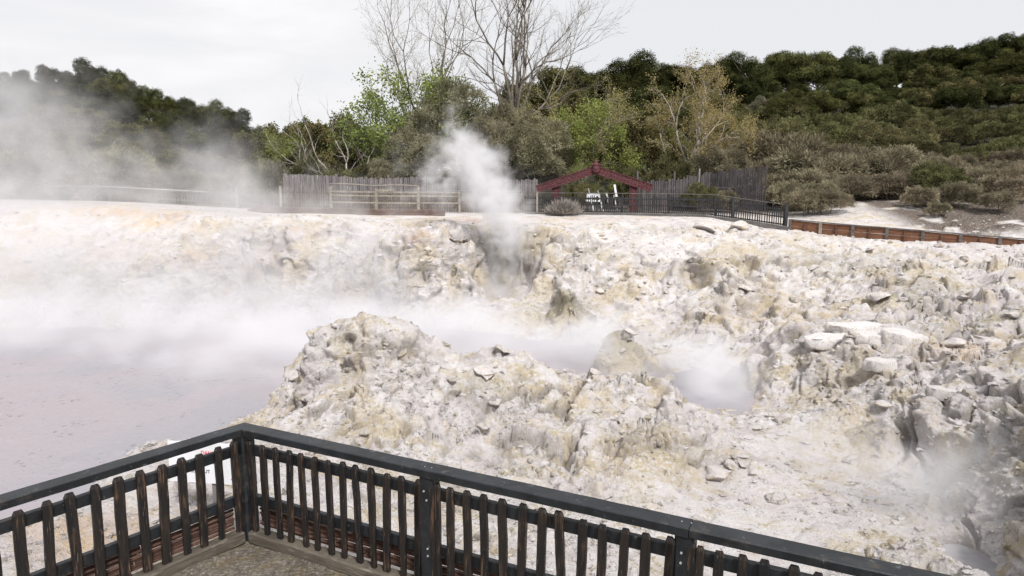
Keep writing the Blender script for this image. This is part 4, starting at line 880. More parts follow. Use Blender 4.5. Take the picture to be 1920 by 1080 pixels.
def crown_points(lobes, n, rs, shell=(.80, 1.04), top=.25, below=-.5):
    L_ = np.array(lobes, float); w = (L_[:, 3] * L_[:, 4]); w = w / w.sum(); k = rs.choice(len(L_), n, p=w)
    d = rs.normal(size=(n, 3)); d /= np.linalg.norm(d, axis=1)[:, None]; d[:, 2] = np.where(d[:, 2] < below, -d[:, 2], d[:, 2])
    r = rs.uniform(shell[0], shell[1], n)[:, None]
    R3 = np.stack([L_[k, 3], L_[k, 3], L_[k, 4]], 1); P = L_[k, :3] + d * R3 * r
    # keep what is not deep inside another lobe
    keep = np.ones(n, bool)
    for j in range(len(L_)):
        q = (P - L_[j, :3]) / np.array([L_[j, 3], L_[j, 3], L_[j, 4]]); keep &= ~(((q ** 2).sum(1) < .42) & (k != j))
    return P[keep], (d / R3 * R3.mean(1)[:, None])[keep], k[keep]
def crown(name, lobes, n, rs, mat, ln, wd, up=0., jit=.6, sub=None, rough_=.10, **kw):
    P, D, k = crown_points(lobes, n, rs, **kw)
    # small tufts: the shell is pulled in and out
    P = P + D * (fbm(P * (1.6 if sub is None else sub) + 11, 3) * rough_ * 3.2)[:, None]
    V_, F_ = quad_leaves(P, D, ln * rs.uniform(.6, 1.3, len(P)), wd * rs.uniform(.7, 1.2, len(P)), jit, up, rs)
    tone = np.repeat(np.clip(.5 + .9 * fbm(P * .9 + 3, 2) + rs.normal(0, .22, len(P)), 0, 1), 4)
    return npmesh(name, V_, F_, mat, attrs=dict(tone=tone), link=False)
def lobes_cloud(n, rx, rz, z0, r0, r1, rs, flat=.75, inner=True):
    out = []
    if inner: out.append((0, 0, z0, rx * .68, rz * .7))
    for i in range(n):
        th = i * 2.399 + rs.uniform(-.3, .3); zz = rs.uniform(-.55, 1.); rr_ = math.sqrt(max(0, 1 - (zz * .9) ** 2)); q = rs.uniform(.72, .95)
        r = rs.uniform(r0, r1); out.append((math.cos(th) * rr_ * rx * q, math.sin(th) * rr_ * rx * q, z0 + zz * rz * q, r, r * flat))
    return out
class Tree:
    # branching skeleton in tapered tubes
    def __init__(s, rs): s.k = MB(); s.rs = rs; s.tips = []; s.segs = []
    def grow(s, p, d, ln, r, lvl, maxl, up=.10, wig=.16, kids=(2, 3), spread=.5, shrink=.72, side=2, n0=6):
        rs = s.rs; n = max(3, int(5 - lvl * .4)); pts = [Vector(p)]; rad = [r]; d = Vector(d).normalized()
        end = max(r * (.60 if lvl < maxl else .25), .004)
        for i in range(n):
            d = (d + Vector(rs.normal(size=3)) * wig + Vector((0, 0, up))).normalized(); pts.append(pts[-1] + d * (ln / n)); rad.append(r + (end - r) * (i + 1) / n)
        s.k.tube(pts, rad, max(3, n0 - lvl)); s.segs.append((pts, lvl))
        if lvl >= maxl: s.tips += pts[1:]; return
        for j in range(rs.integers(kids[0], kids[1] + 1)):
            q = Vector(rs.normal(size=3)); q -= q.dot(d) * d; q.normalize(); s.grow(pts[-1], d + q * spread * rs.uniform(.6, 1.3), ln * shrink * rs.uniform(.75, 1.15), end * .92, lvl + 1, maxl, up, wig * 1.08, kids, spread, shrink, side, n0)
        for j in range(side):
            m = rs.integers(1, n); q = Vector(rs.normal(size=3)); q -= q.dot(d) * d; q.normalize()
            s.grow(pts[m], d * .6 + q * spread * 1.7, ln * shrink * .72 * rs.uniform(.6, 1.1), rad[m] * .5, min(maxl, lvl + 2 if lvl + 2 <= maxl else maxl), maxl, up, wig * 1.1, kids, spread, shrink, side, n0)
Lf = dict(
    pine=mat_leaf('pine_foliage', (.010, .015, .007), (.110, .115, .042), .2, .5),
    scrub=mat_leaf('green_scrub_foliage', (.045, .048, .022), (.24, .23, .11), .25, .25),
    manuka=mat_leaf('grey_brown_scrub_foliage', (.10, .088, .058), (.37, .325, .225), .2, .22),
    kanuka=mat_leaf('grey_green_foliage', (.095, .088, .055), (.40, .37, .25), .25, .18),
    olive=mat_leaf('olive_foliage', (.040, .042, .018), (.20, .18, .080), .25, .2),
    lime=mat_leaf('spring_green_foliage', (.09, .125, .03), (.34, .38, .125), .35, .12),
    bud=mat_leaf('yellow_green_buds', (.20, .17, .06), (.52, .44, .19), .35, .1),
    grey=mat_leaf('silver_grey_foliage', (.22, .20, .175), (.48, .45, .41), .2, .05))
def mk_tree(name, label, cat, parts, loc, rz=0, sc=1, group=None):
    e_ = empty(name, loc, rz); e_.scale = sc if hasattr(sc, '__len__') else (sc,) * 3; tag(e_, label, cat, group)
    for nm, me in parts:
        o = bpy.data.objects.new(nm, me); COL.objects.link(o); o.parent = e_
    return e_
def trunk_mesh(h, r, lean=.1, rs=None, n=4, mat='bark'):
    k = MB(); pts = [Vector((rs.normal(0, lean) * i / n, rs.normal(0, lean) * i / n, -.4 + (h + .4) * i / n)) for i in range(n + 1)]; k.tube(pts, [r * (1 - .55 * i / n) for i in range(n + 1)], 8)
    for j in range(6):
        b = pts[-1 - (j % 3)]; a_ = rs.uniform(0, 6.28); ll = h * .42; k.tube([b, b + Vector((math.cos(a_) * ll * .5, math.sin(a_) * ll * .5, ll * .28)), b + Vector((math.cos(a_) * ll, math.sin(a_) * ll, ll * .7))], [r * .45, r * .3, r * .12], 5)
    return k.build('trunk', M[mat], smooth=True, link=False)
rs = np.random.default_rng(11)
# kinds, each with a few variants, sized in metres
PINE = []
for i in range(6):
    rz_ = rs.uniform(2.8, 3.6); lb = lobes_cloud([9, 11, 14][i % 3], [2.3, 2.6, 2.9][i % 3], rz_, 4.9, 1.1, 1.9, rs, [.9, .8, .7][i % 3])
    PINE.append([('crown', crown('crown', lb, 30000, rs, Lf['pine'], .20, .11, 0, .45, sub=1.5, rough_=.10, shell=(.55, 1.03))), ('trunk', trunk_mesh(5.6, .24, .15, rs))])
SCR = []
for i in range(4):
    lb = lobes_cloud(11, 2.1, 1.25, 1.5, .75, 1.2, rs, .8)
    SCR.append([('crown', crown('crown', lb, 17000, rs, Lf['scrub'], .24, .065, 1, .6, sub=1.6, rough_=.12)), ('trunk', trunk_mesh(1.6, .09, .1, rs))])
MAN = []
for i in range(5):
    lb = lobes_cloud(9, 1.35, .95, .95, .5, .85, rs, .85)
    MAN.append([('crown', crown('crown', lb, 15000, rs, Lf['manuka'], .26, .040, 1, .5, sub=2.2, rough_=.14)), ('trunk', trunk_mesh(1.0, .05, .08, rs))])
KAN = []
for i in range(4):
    lb = lobes_cloud(17, 2.2, 2.6, 4.0, .75, 1.35, rs, .9)
    KAN.append([('crown', crown('crown', lb, 42000, rs, Lf['kanuka'], .18, .05, 1, .5, sub=1.6, rough_=.13, shell=(.80, 1.05))), ('trunk', trunk_mesh(4, .16, .2, rs))])
OLV = []
for i in range(3):
    lb = lobes_cloud(12, 2.3, 2.0, 3.0, .7, 1.2, rs, .6)
    OLV.append([('crown', crown('crown', lb, 15000, rs, Lf['olive'], .24, .10, 0, .7, sub=1.6, rough_=.14)), ('trunk', trunk_mesh(3.2, .14, .2, rs))])
used = set()
def plant(kindset, i, name, label, cat, loc, sc, group, rz=None):
    v_ = i % len(kindset); key = (id(kindset), v_)
    return mk_tree(name, label, cat, kindset[v_], loc, random.uniform(0, 6.28) if rz is None else rz, sc, group)
def top_to_scale(px, py, D, h0):                            # scale that lifts a crown h0 high up to the line of sight px, py
    x_, y_, z_ = PX(px, py, D); g_ = hill_at(x_, y_); return (x_, y_, g_), (z_ - g_) / h0
H_P, H_S, H_M, H_K, H_O = 8.9, 3.1, 2.0, 7.4, 5.4
# skyline pines: column, row of the top, distance
def interp(tab, x): return float(np.interp(x, [a for a, b in tab], [b for a, b in tab]))
skyR = [(980, 158), (1020, 146), (1060, 140), (1100, 132), (1150, 118), (1185, 98), (1225, 104), (1265, 118), (1310, 106), (1350, 112), (1400, 92), (1450, 98), (1500, 90), (1545, 82), (1575, 104), (1610, 92), (1660, 100), (1700, 76), (1745, 72), (1800, 84), (1850, 70), (1900, 55), (1960, 50), (2060, 40), (2200, 30)]
ct = 0
x_ = 985
while x_ < 2250:
    D = random.uniform(86, 96); loc, s_ = top_to_scale(x_, interp(skyR, x_) + random.uniform(-6, 6), D, H_P); s_ = min(max(s_, .5), 1.7)
    plant(PINE, ct, 'pine_tree', 'dark round headed pine standing on the skyline of the right hill', 'tree', loc, (min(s_, .95) * random.uniform(.8, 1.0), min(s_, .95), s_), 'pines on the skyline of the right hill'); ct += 1; x_ += random.uniform(20, 52)
lows = [(960, 250), (1150, 230), (1350, 210), (1500, 205), (1700, 225), (1950, 215), (2250, 200)]
for rowD, a_, grp in ((86, .16, 'upper'), (79, .42, 'upper'), (71.5, .70, 'lower'), (65.5, .90, 'lower'), (63, 1.05, 'lower')):
    x_ = 975 + random.uniform(0, 30)
    while x_ < 2230:
        D = rowD + random.uniform(-3.5, 3.5); top = interp(skyR, x_) + (interp(lows, x_) - interp(skyR, x_)) * a_ + random.uniform(-20, 14)
        loc, s_ = top_to_scale(x_, top, D, H_P); s_ = min(max(s_, .38), 1.2) * random.uniform(.85, 1.22)
        ks_ = PINE if random.random() > (.12 + .35 * (a_ > .7)) else (OLV if random.random() < .88 else KAN)
        if ks_ is not PINE:
            h_ = H_O if ks_ is OLV else H_K; s2 = s_ * H_P / h_; plant(ks_, ct, 'broadleaf_tree', f'lighter rounded tree mixed among the pines of the {grp} right hillside', 'tree', loc, (s2 * .95, s2 * .95, s2), f'lighter trees of the {grp} right hillside'); ct += 1; x_ += random.uniform(26, 66); continue
        plant(PINE, ct, 'pine_tree', f'dark olive pine crowded into the {grp} part of the right hillside forest', 'tree', loc, (s_ * random.uniform(.8, 1.5) + .1, s_ * random.uniform(.8, 1.2) + .08, s_), f'pines of the {grp} right hillside'); ct += 1; x_ += random.uniform(34, 78)
# mid green scrub on the right
for rowD, ytab, grp in ((61, [(1330, 215), (1500, 208), (1700, 208), (1950, 205), (2150, 200)], 'upper'), (57.5, [(1330, 225), (1500, 216), (1700, 232), (1950, 232)], 'upper'), (53.5, [(1330, 262), (1480, 235), (1700, 255), (1950, 265)], 'upper'), (49, [(1360, 300), (1500, 275), (1700, 285), (1950, 300)], 'lower')):
    x_ = 1340 + random.uniform(0, 20)
    while x_ < 2150:
        D = rowD + random.uniform(-1.5, 1.5); loc, s_ = top_to_scale(x_, interp(ytab, x_) + random.uniform(-10, 10), D, H_S); s_ = min(max(s_, .55), 1.5)
        plant(SCR, ct, 'scrub_bush', f'mid green fine leaved bush in the {grp} scrub band on the right', 'bush', loc, (s_ * 1.15, s_, s_), f'green bushes of the {grp} right scrub band'); ct += 1; x_ += random.uniform(48, 84)
# grey brown manuka
for rowD, ytab, grp in ((46.5, [(1370, 300), (1450, 270), (1560, 285), (1750, 300), (1950, 305)], 'back'), (43, [(1330, 345), (1430, 310), (1540, 300), (1700, 320), (1950, 330)], 'middle'), (40.5, [(1440, 345), (1540, 325), (1640, 345), (1800, 345), (1950, 350)], 'front')):
    x_ = (1370 if grp != 'front' else 1450) + random.uniform(0, 15)
    while x_ < 2100:
        D = rowD + random.uniform(-.8, .8); loc, s_ = top_to_scale(x_, interp(ytab, x_) + random.uniform(-12, 10), D, H_M); s_ = min(max(s_, .6), 1.7)
        plant(MAN, ct, 'manuka_bush', f'grey brown twiggy bush in the {grp} row of dry scrub on the right bank', 'bush', loc, (s_ * 1.1, s_, s_), f'dry bushes of the {grp} row on the right bank'); ct += 1; x_ += random.uniform(36, 62)
for (px_, top, D, s_, lb) in ((1765, 340, 38.5, 1.0, 'single rounded olive bush on the pale bank above the retaining wall'), (1535, 350, 38.2, .95, 'grey twiggy bush at the end of the black fence'), (1508, 362, 36.6, .9, 'low dry bush just beyond the last black fence post'), (1560, 366, 36.4, .8, 'lowest dry bush left of the white bank'), (1728, 372, 36.2, .8, 'low brown bush at the right end of the white bank'), (1600, 345, 39.6, 1.1, 'wide brown bush over the middle of the white bank'), (1665, 350, 39.4, 1.0, 'rounded brown bush over the right half of the white bank'), (1800, 368, 35.6, .9, 'brown bush spilling down the dark earth bank'), (1872, 398, 33.8, .7, 'small dark bush low on the earth bank near the frame edge'), (1760, 400, 34.0, .5, 'little scrubby tuft low on the dark earth bank'), (1480, 345, 39, .9, 'grey bush behind the last panel of the black fence'), (1845, 385, 37, .9, 'dark brown bush overhanging the earth bank at the right'), (1905, 378, 36, .95, 'dark bush at the frame edge above the plank wall'), (1315, 352, 39.5, .7, 'low yellowish bush before the tall dark palings'), (1360, 362, 39.2, .6, 'small brown bush at the foot of the tall dark palings')):
    x0, y0, z0 = PX(px_, top, D); g_ = hill_at(x0, y0); h_ = max(.5, z0 - g_) / H_M
    plant(MAN if 'olive' not in lb and 'yellow' not in lb else SCR, ct, 'bush', lb, 'bush', (x0, y0, g_), (s_ * .66, s_ * .66, max(s_ * .6, h_ if ('olive' not in lb and 'yellow' not in lb) else h_ * H_M / H_S)), None); ct += 1
# left hill
skyL = [(-300, 90), (-60, 125), (0, 128), (40, 118), (70, 140), (100, 98), (130, 118), (190, 112), (235, 140), (255, 132), (290, 165), (350, 172), (400, 195), (440, 190), (475, 215), (520, 235), (600, 250)]
x_ = -120
while x_ < 560:
    D = random.uniform(84, 92); loc, s_ = top_to_scale(x_, interp(skyL, x_) + random.uniform(-6, 8), D, H_P); s_ = min(max(s_, .45), 1.4)
    plant(PINE, ct, 'pine_tree', 'dark pine standing on the skyline of the steamy left hill', 'tree', loc, (s_ * random.uniform(.6, .8), s_ * .75, s_), 'pines on the skyline of the left hill'); ct += 1; x_ += random.uniform(28, 52)
for rowD, dy, grp, ks, hk in ((77, 45, 'upper', PINE, H_P), (70, 85, 'upper', PINE, H_P), (63, 125, 'middle', OLV, H_O), (57, 160, 'middle', OLV, H_O), (51, 195, 'lower', SCR, H_S), (46, 222, 'lower', MAN, H_M)):
    x_ = -120 + random.uniform(0, 20)
    while x_ < 600 - (rowD > 72) * 60:
        D = rowD + random.uniform(-2, 2); top = interp(skyL, x_) + dy * .8 + random.uniform(-18, 14); top = min(top, 330) if grp == 'lower' else min(top, 300); top = max(top, {51: 265, 46: 300}.get(rowD, 0))
        loc, s_ = top_to_scale(x_, top, D, hk); s_ = min(max(s_, .45), 1.5)
        nm, ct_ = ('pine_tree', 'tree') if ks is PINE else ('broadleaf_tree', 'tree') if ks is OLV else ('scrub_bush', 'bush')
        plant(ks, ct, nm, f'{"dark pine" if ks is PINE else "olive green tree" if ks is OLV else "dull green bush" if ks is SCR else "grey brown bush"} veiled by steam in the {grp} part of the left hill', ct_, loc, (s_ * 1.05, s_, s_), f'{nm.replace("_", " ")}s of the {grp} left hill'); ct += 1; x_ += random.uniform(32, 54) * (1.2 if ks is not MAN else 1)
# centre, one by one: column and row of the top, distance, half width in columns
def one(kindset, hk, rk, name, cat, px_, top, D, hw, label, group=None):
    global ct
    x0, y0, z0 = PX(px_, top, D); g_ = hill_at(x0, y0); sz = (z0 - g_) / hk; sw = hw / FPX * D / rk
    plant(kindset, ct, name, label, cat, (x0, y0, g_), (sw, sw, sz), group); ct += 1
RP, RK, RO, RS, RM_ = 3.2, 2.9, 2.8, 2.7, 1.85
for a_ in (
 (KAN, H_K, RK, 'kanuka_tree', 'tree', 868, 148, 46, 78, 'tallest grey green tree behind the steam column, under the bare tree'),
 (KAN, H_K, RK, 'kanuka_tree', 'tree', 790, 176, 45.5, 62, 'olive grey tree with rounded heads left of the tallest grey green tree'),
 (KAN, H_K, RK, 'kanuka_tree', 'tree', 952, 178, 47, 58, 'olive grey tree filling the gap right of the tallest grey green tree'),
 (KAN, H_K, RK, 'kanuka_tree', 'tree', 915, 205, 43.5, 52, 'drooping grey green tree just right of the steam column'),
 (KAN, H_K, RK, 'kanuka_tree', 'tree', 1012, 216, 43.2, 74, 'broad grey green rounded tree left of the red gateway'),
 (KAN, H_K, RK, 'kanuka_tree', 'tree', 788, 232, 42.4, 68, 'blue grey bush like tree directly above the tall paling fence'),
 (KAN, H_K, RK, 'kanuka_tree', 'tree', 730, 285, 42, 46, 'low grey green tree left end of the row over the tall palings'),
 (OLV, H_O, RO, 'broadleaf_tree', 'tree', 628, 206, 48, 58, 'dark flat topped tree behind the dead bare branches'),
 (OLV, H_O, RO, 'broadleaf_tree', 'tree', 578, 216, 51, 48, 'dark olive tree left of the dark flat topped tree'),
 (OLV, H_O, RO, 'broadleaf_tree', 'tree', 1150, 205, 50, 52, 'olive green tree between the lime tree and the budding tree'),
 (OLV, H_O, RO, 'broadleaf_tree', 'tree', 1165, 262, 45, 48, 'yellowish olive tree right behind the peak of the red gateway'),
 (OLV, H_O, RO, 'broadleaf_tree', 'tree', 1235, 225, 47, 50, 'olive tree at the left foot of the tall budding tree'),
 (OLV, H_O, RO, 'broadleaf_tree', 'tree', 960, 150, 52, 46, 'brown olive tree at the foot of the bare tree'),
 (OLV, H_O, RO, 'broadleaf_tree', 'tree', 1060, 165, 54, 66, 'wide twiggy olive tree right of the bare tree'),
 (KAN, H_K, RK, 'kanuka_tree', 'tree', 1345, 265, 43.5, 56, 'grey green bush like tree at the right foot of the budding tree'),
 (SCR, H_S, RS, 'scrub_bush', 'bush', 700, 312, 42.2, 40, 'bright green low bush above the tall palings'),
 (SCR, H_S, RS, 'scrub_bush', 'bush', 640, 316, 43, 50, 'dull low bush over the left end of the tall palings'),
 (SCR, H_S, RS, 'scrub_bush', 'bush', 570, 300, 43.4, 50, 'brown green bush beyond the left end of the tall palings'),
 (MAN, H_M, RM_, 'manuka_bush', 'bush', 500, 318, 42.6, 44, 'grey bush left of the tall palings in thin steam'),
 (SCR, H_S, RS, 'scrub_bush', 'bush', 1180, 318, 42, 34, 'dark green bush seen through the right half of the gateway'),
 (SCR, H_S, RS, 'scrub_bush', 'bush', 1090, 345, 40.8, 30, 'leafy green bush seen through the left half of the gateway'),
 (SCR, H_S, RS, 'scrub_bush', 'bush', 1258, 300, 43.2, 44, 'green bush right of the gateway behind the dark palings')):
    one(*a_)
# more of the tree mass left of the dead branches
for q_, (px_, top, D, hw) in enumerate(((485, 232, 58, 50), (530, 224, 57, 52), (575, 226, 60, 50), (555, 262, 52, 54), (500, 275, 51, 50), (605, 262, 50, 50), (680, 235, 56, 46), (660, 268, 49, 46))):
    one(OLV, H_O, RO, 'broadleaf_tree', 'tree', px_, top, D, hw, 'olive green tree in the close grown mass left of the centre trees', 'olive green trees left of centre')
# silver shrub in front of the black fence: brush of upright twigs
P = rs.normal(size=(2600, 3)); P[:, 2] = np.abs(P[:, 2]); P /= np.linalg.norm(P, axis=1)[:, None]
Vq, Fq = quad_leaves(P * np.array([.55, .5, .35]) * rs.uniform(.2, 1, (2600, 1)), P + np.array([0, 0, .5]), .42 * rs.uniform(.5, 1.2, 2600), .035, .15, 1, rs)
k = MB()
for j in range(9): a_ = j * .7; k.tube([(0, 0, -.1), (math.cos(a_) * .2, math.sin(a_) * .2, .3), (math.cos(a_) * .4, math.sin(a_) * .4, .6)], [.02, .014, .006], 4)
x0, y0, z0 = PX(1056, 399, 36.2)
mk_tree('silver_shrub', 'small silvery grey shrub in front of the black fence left of the gateway', 'bush', [('foliage', npmesh('foliage', Vq, Fq, Lf['grey'], attrs=dict(tone=np.repeat(rs.random(2600), 4)), link=False)), ('stem', k.build('stem', M['bark'], link=False))], (x0, y0, gz_at(x0, y0)), 0, 1.25)

# bare trees
def skeleton(seed, starts, **kw):
    t_ = Tree(np.random.default_rng(seed))
    for (p, d, ln, r, mx_) in starts: t_.grow(p, d, ln, r, 0, mx_, **kw)
    return t_
def leaves_on(t_, n, size, mat, rs, spread=.12):
    tips = np.array([tuple(p) for p in t_.tips]); k_ = rs.integers(0, len(tips), n); P = tips[k_] + rs.normal(0, spread, (n, 3)); D = rs.normal(size=(n, 3)); D /= np.linalg.norm(D, axis=1)[:, None]
    V_, F_ = quad_leaves(P, D, size * rs.uniform(.6, 1.3, n), size * .6 * rs.uniform(.6, 1.2, n), .5, 0, rs)
    return npmesh('foliage', V_, F_, mat, attrs=dict(tone=np.repeat(rs.random(n), 4)), link=False)
def base_at(px_, D):
    x0, y0, _ = PX(px_, 390, D); return (x0, y0, hill_at(x0, y0))
# the big bare tree: many stems fanning from one bole
st = [((0, 0, -.3), (0, 0, 1), 3.4, .34, 0)]
t_ = Tree(np.random.default_rng(5)); t_.k.tube([(0, 0, -.3), (.05, 0, 1.5), (0, 0, 3.2), (0, 0, 5.0)], [.26, .21, .18, .14], 10)
for (dx, dy, ln, r, z) in ((-.42, .1, 3.8, .15, 4.5), (-.22, -.2, 4.3, .17, 4.9), (-.05, .2, 4.2, .14, 5.0), (.12, .05, 4.6, .19, 5.0), (.30, -.15, 4.2, .16, 4.8), (.52, .1, 4.0, .15, 4.5), (.78, -.1, 3.8, .13, 4.1), (-.12, -.5, 3.4, .12, 4.6), (.2, .5, 3.4, .12, 4.6)):
    t_.grow((0, 0, z), (dx, dy, 1), ln, r * .78, 0, 5, up=.07, wig=.12, kids=(2, 2), spread=.36, shrink=.76, side=2, n0=7)
k = MB(); k.v, k.f = t_.k.v, t_.k.f
big = mk_tree('bare_tree', 'tallest leafless tree with many grey stems fanning out above the grey green trees', 'tree', [('branches', k.build('branches', M['bark'], smooth=True, link=False)), ('foliage', leaves_on(t_, 6000, .06, Lf['bud'], rs, .10))], base_at(962, 48), .3, 1.0)
t_ = Tree(np.random.default_rng(9)); t_.k.tube([(0, 0, -.3), (.1, 0, 1.5), (0, 0, 3.4)], [.26, .22, .18], 9)
for (dx, dy, ln, r, z) in ((-.62, .1, 3.6, .10, 3.0), (-.35, -.2, 3.9, .12, 3.3), (-.1, .2, 4.2, .12, 3.4), (.12, 0, 4.0, .11, 3.4), (.45, .1, 3.6, .09, 3.2), (-.9, 0, 3.0, .07, 2.8)):
    t_.grow((0, 0, z), (dx, dy, 1), ln, r * .78, 0, 5, up=.08, wig=.13, kids=(2, 2), spread=.38, shrink=.77, side=2, n0=6)
mk_tree('bare_tree', 'second leafless tree, left of the tallest, rising over the spring green crown', 'tree', [('branches', t_.k.build('branches', M['bark'], smooth=True, link=False)), ('foliage', leaves_on(t_, 6500, .06, Lf['bud'], rs, .10))], base_at(812, 50), 0, 1.12)
# budding yellow green tree
t_ = Tree(np.random.default_rng(21)); t_.k.tube([(0, 0, -.3), (.12, 0, 1.4), (0, 0, 2.6)], [.24, .2, .17], 9)
for (dx, dy, ln, r, z) in ((-.85, .1, 2.8, .09, 1.9), (-.5, -.3, 3.2, .11, 2.3), (-.2, .2, 3.5, .11, 2.6), (.15, -.1, 3.7, .13, 2.6), (.45, .2, 3.2, .10, 2.4), (.85, -.1, 2.9, .09, 2.0), (0, -.7, 2.8, .09, 2.2), (.1, .8, 2.8, .09, 2.2)):
    t_.grow((0, 0, z), (dx, dy, 1), ln, r, 0, 5, up=.05, wig=.14, kids=(2, 2), spread=.45, shrink=.72, side=2, n0=6)
zt = PX(1295, 92, 45)[2]; b_ = base_at(1290, 45); zm = max(p.z for p in t_.tips)
mk_tree('budding_tree', 'yellow green budding tree with fine twigs right of the red gateway', 'tree', [('branches', t_.k.build('branches', M['pale_bark'], smooth=True, link=False)), ('foliage', leaves_on(t_, 15000, .14, Lf['bud'], rs, .16))], b_, 0, (zt - b_[2]) / zm)
# smaller twiggy budding tree by the bare tree
t_ = Tree(np.random.default_rng(33)); t_.k.tube([(0, 0, -.3), (.1, 0, 1.4), (0, 0, 2.2)], [.18, .15, .12], 8)
for (dx, dy, ln, r, z) in ((-.9, .1, 2.4, .07, 1.8), (-.3, -.3, 2.6, .09, 2.2), (.4, .1, 2.8, .09, 2.2), (1.0, 0, 2.8, .08, 2.0), (.6, -.5, 2.5, .07, 2.)):
    t_.grow((0, 0, z), (dx, dy, .9), ln, r, 0, 5, up=.03, wig=.15, kids=(2, 2), spread=.5, shrink=.72, side=2, n0=6)
b_ = base_at(1050, 46); zm = max(p.z for p in t_.tips); zt = PX(1050, 128, 46)[2]
mk_tree('budding_tree', 'low wide twiggy tree with olive buds below the right side of the bare tree', 'tree', [('branches', t_.k.build('branches', M['pale_bark'], smooth=True, link=False)), ('foliage', leaves_on(t_, 7000, .11, Lf['bud'], rs, .14))], b_, 0, (zt - b_[2]) / zm)
# spring green trees
def lime(seed, px_, top, D, label, n, w, matk='lime', size=.19):
    t_ = Tree(np.random.default_rng(seed)); t_.k.tube([(0, 0, -.3), (.05, 0, 1.6)], [.16, .12], 8)
    for a_ in range(6): t_.grow((0, 0, .9 + .12 * a_), (math.cos(a_ * 1.05) * w, math.sin(a_ * 1.05) * w, 1), 2.5, .08, 0, 4, up=.05, wig=.16, kids=(2, 3), spread=.5, shrink=.72, side=1, n0=6)
    b_ = base_at(px_, D); zm = max(p.z for p in t_.tips); zt = PX(px_, top, D)[2]; rs_ = np.random.default_rng(seed)
    mk_tree('leafy_tree', label, 'tree', [('branches', t_.k.build('branches', M['bark'], smooth=True, link=False)), ('foliage', leaves_on(t_, n, size, Lf[matk], rs_, .22))], b_, 0, (zt - b_[2]) / zm)
lime(41, 765, 118, 49.5, 'fresh spring green tree with open crown left of the bare trees', 9000, .6)
lime(42, 712, 190, 47, 'pale green sparse tree at the left edge of the centre trees', 5000, .5)
lime(43, 1086, 190, 44.6, 'bright lime green tree behind the left side of the red gateway', 12000, .22)
lime(44, 1255, 235, 47, 'light green leafy tree mixed into the foot of the budding tree', 5500, .5)
lime(45, 1102, 300, 41.5, 'young yellow green tree seen through the gateway opening', 6000, .55, 'lime', .15)
lime(46, 545, 235, 50, 'pale green hazy tree left of the dead bare branches', 4500, .55)
# dead pale branches
t_ = Tree(np.random.default_rng(52)); t_.k.tube([(0, 0, -.3), (-.05, 0, 1.3)], [.16, .13], 8)
for (dx, dz, ln, r, z) in ((-1.6, .55, 3.6, .07, 1.0), (-1.3, 1.1, 3.4, .07, 1.2), (-.25, 1, 2.4, .09, 1.2), (.35, 1, 2.2, .08, 1.2), (-.9, .25, 2.6, .05, .8)):
    t_.grow((0, 0, z), (dx, .1, dz), ln, r, 0, 4, up=.05, wig=.13, kids=(1, 2), spread=.42, shrink=.72, side=2, n0=6)
mk_tree('dead_tree', 'pale dead tree with long bare branches reaching left above the palings', 'tree', [('branches', t_.k.build('branches', M['pale_bark'], smooth=True, link=False))], base_at(658, 43), 0, .82)
t_ = Tree(np.random.default_rng(57)); t_.grow((0, 0, 0), (-.25, 0, 1), 3.2, .09, 0, 4, up=.05, wig=.14, kids=(1, 2), spread=.4, shrink=.8, side=2, n0=6)
mk_tree('dead_tree', 'thin tall dead tree left of the pale dead tree, against the sky', 'tree', [('branches', t_.k.build('branches', M['pale_bark'], smooth=True, link=False))], base_at(570, 47), 0, .72)

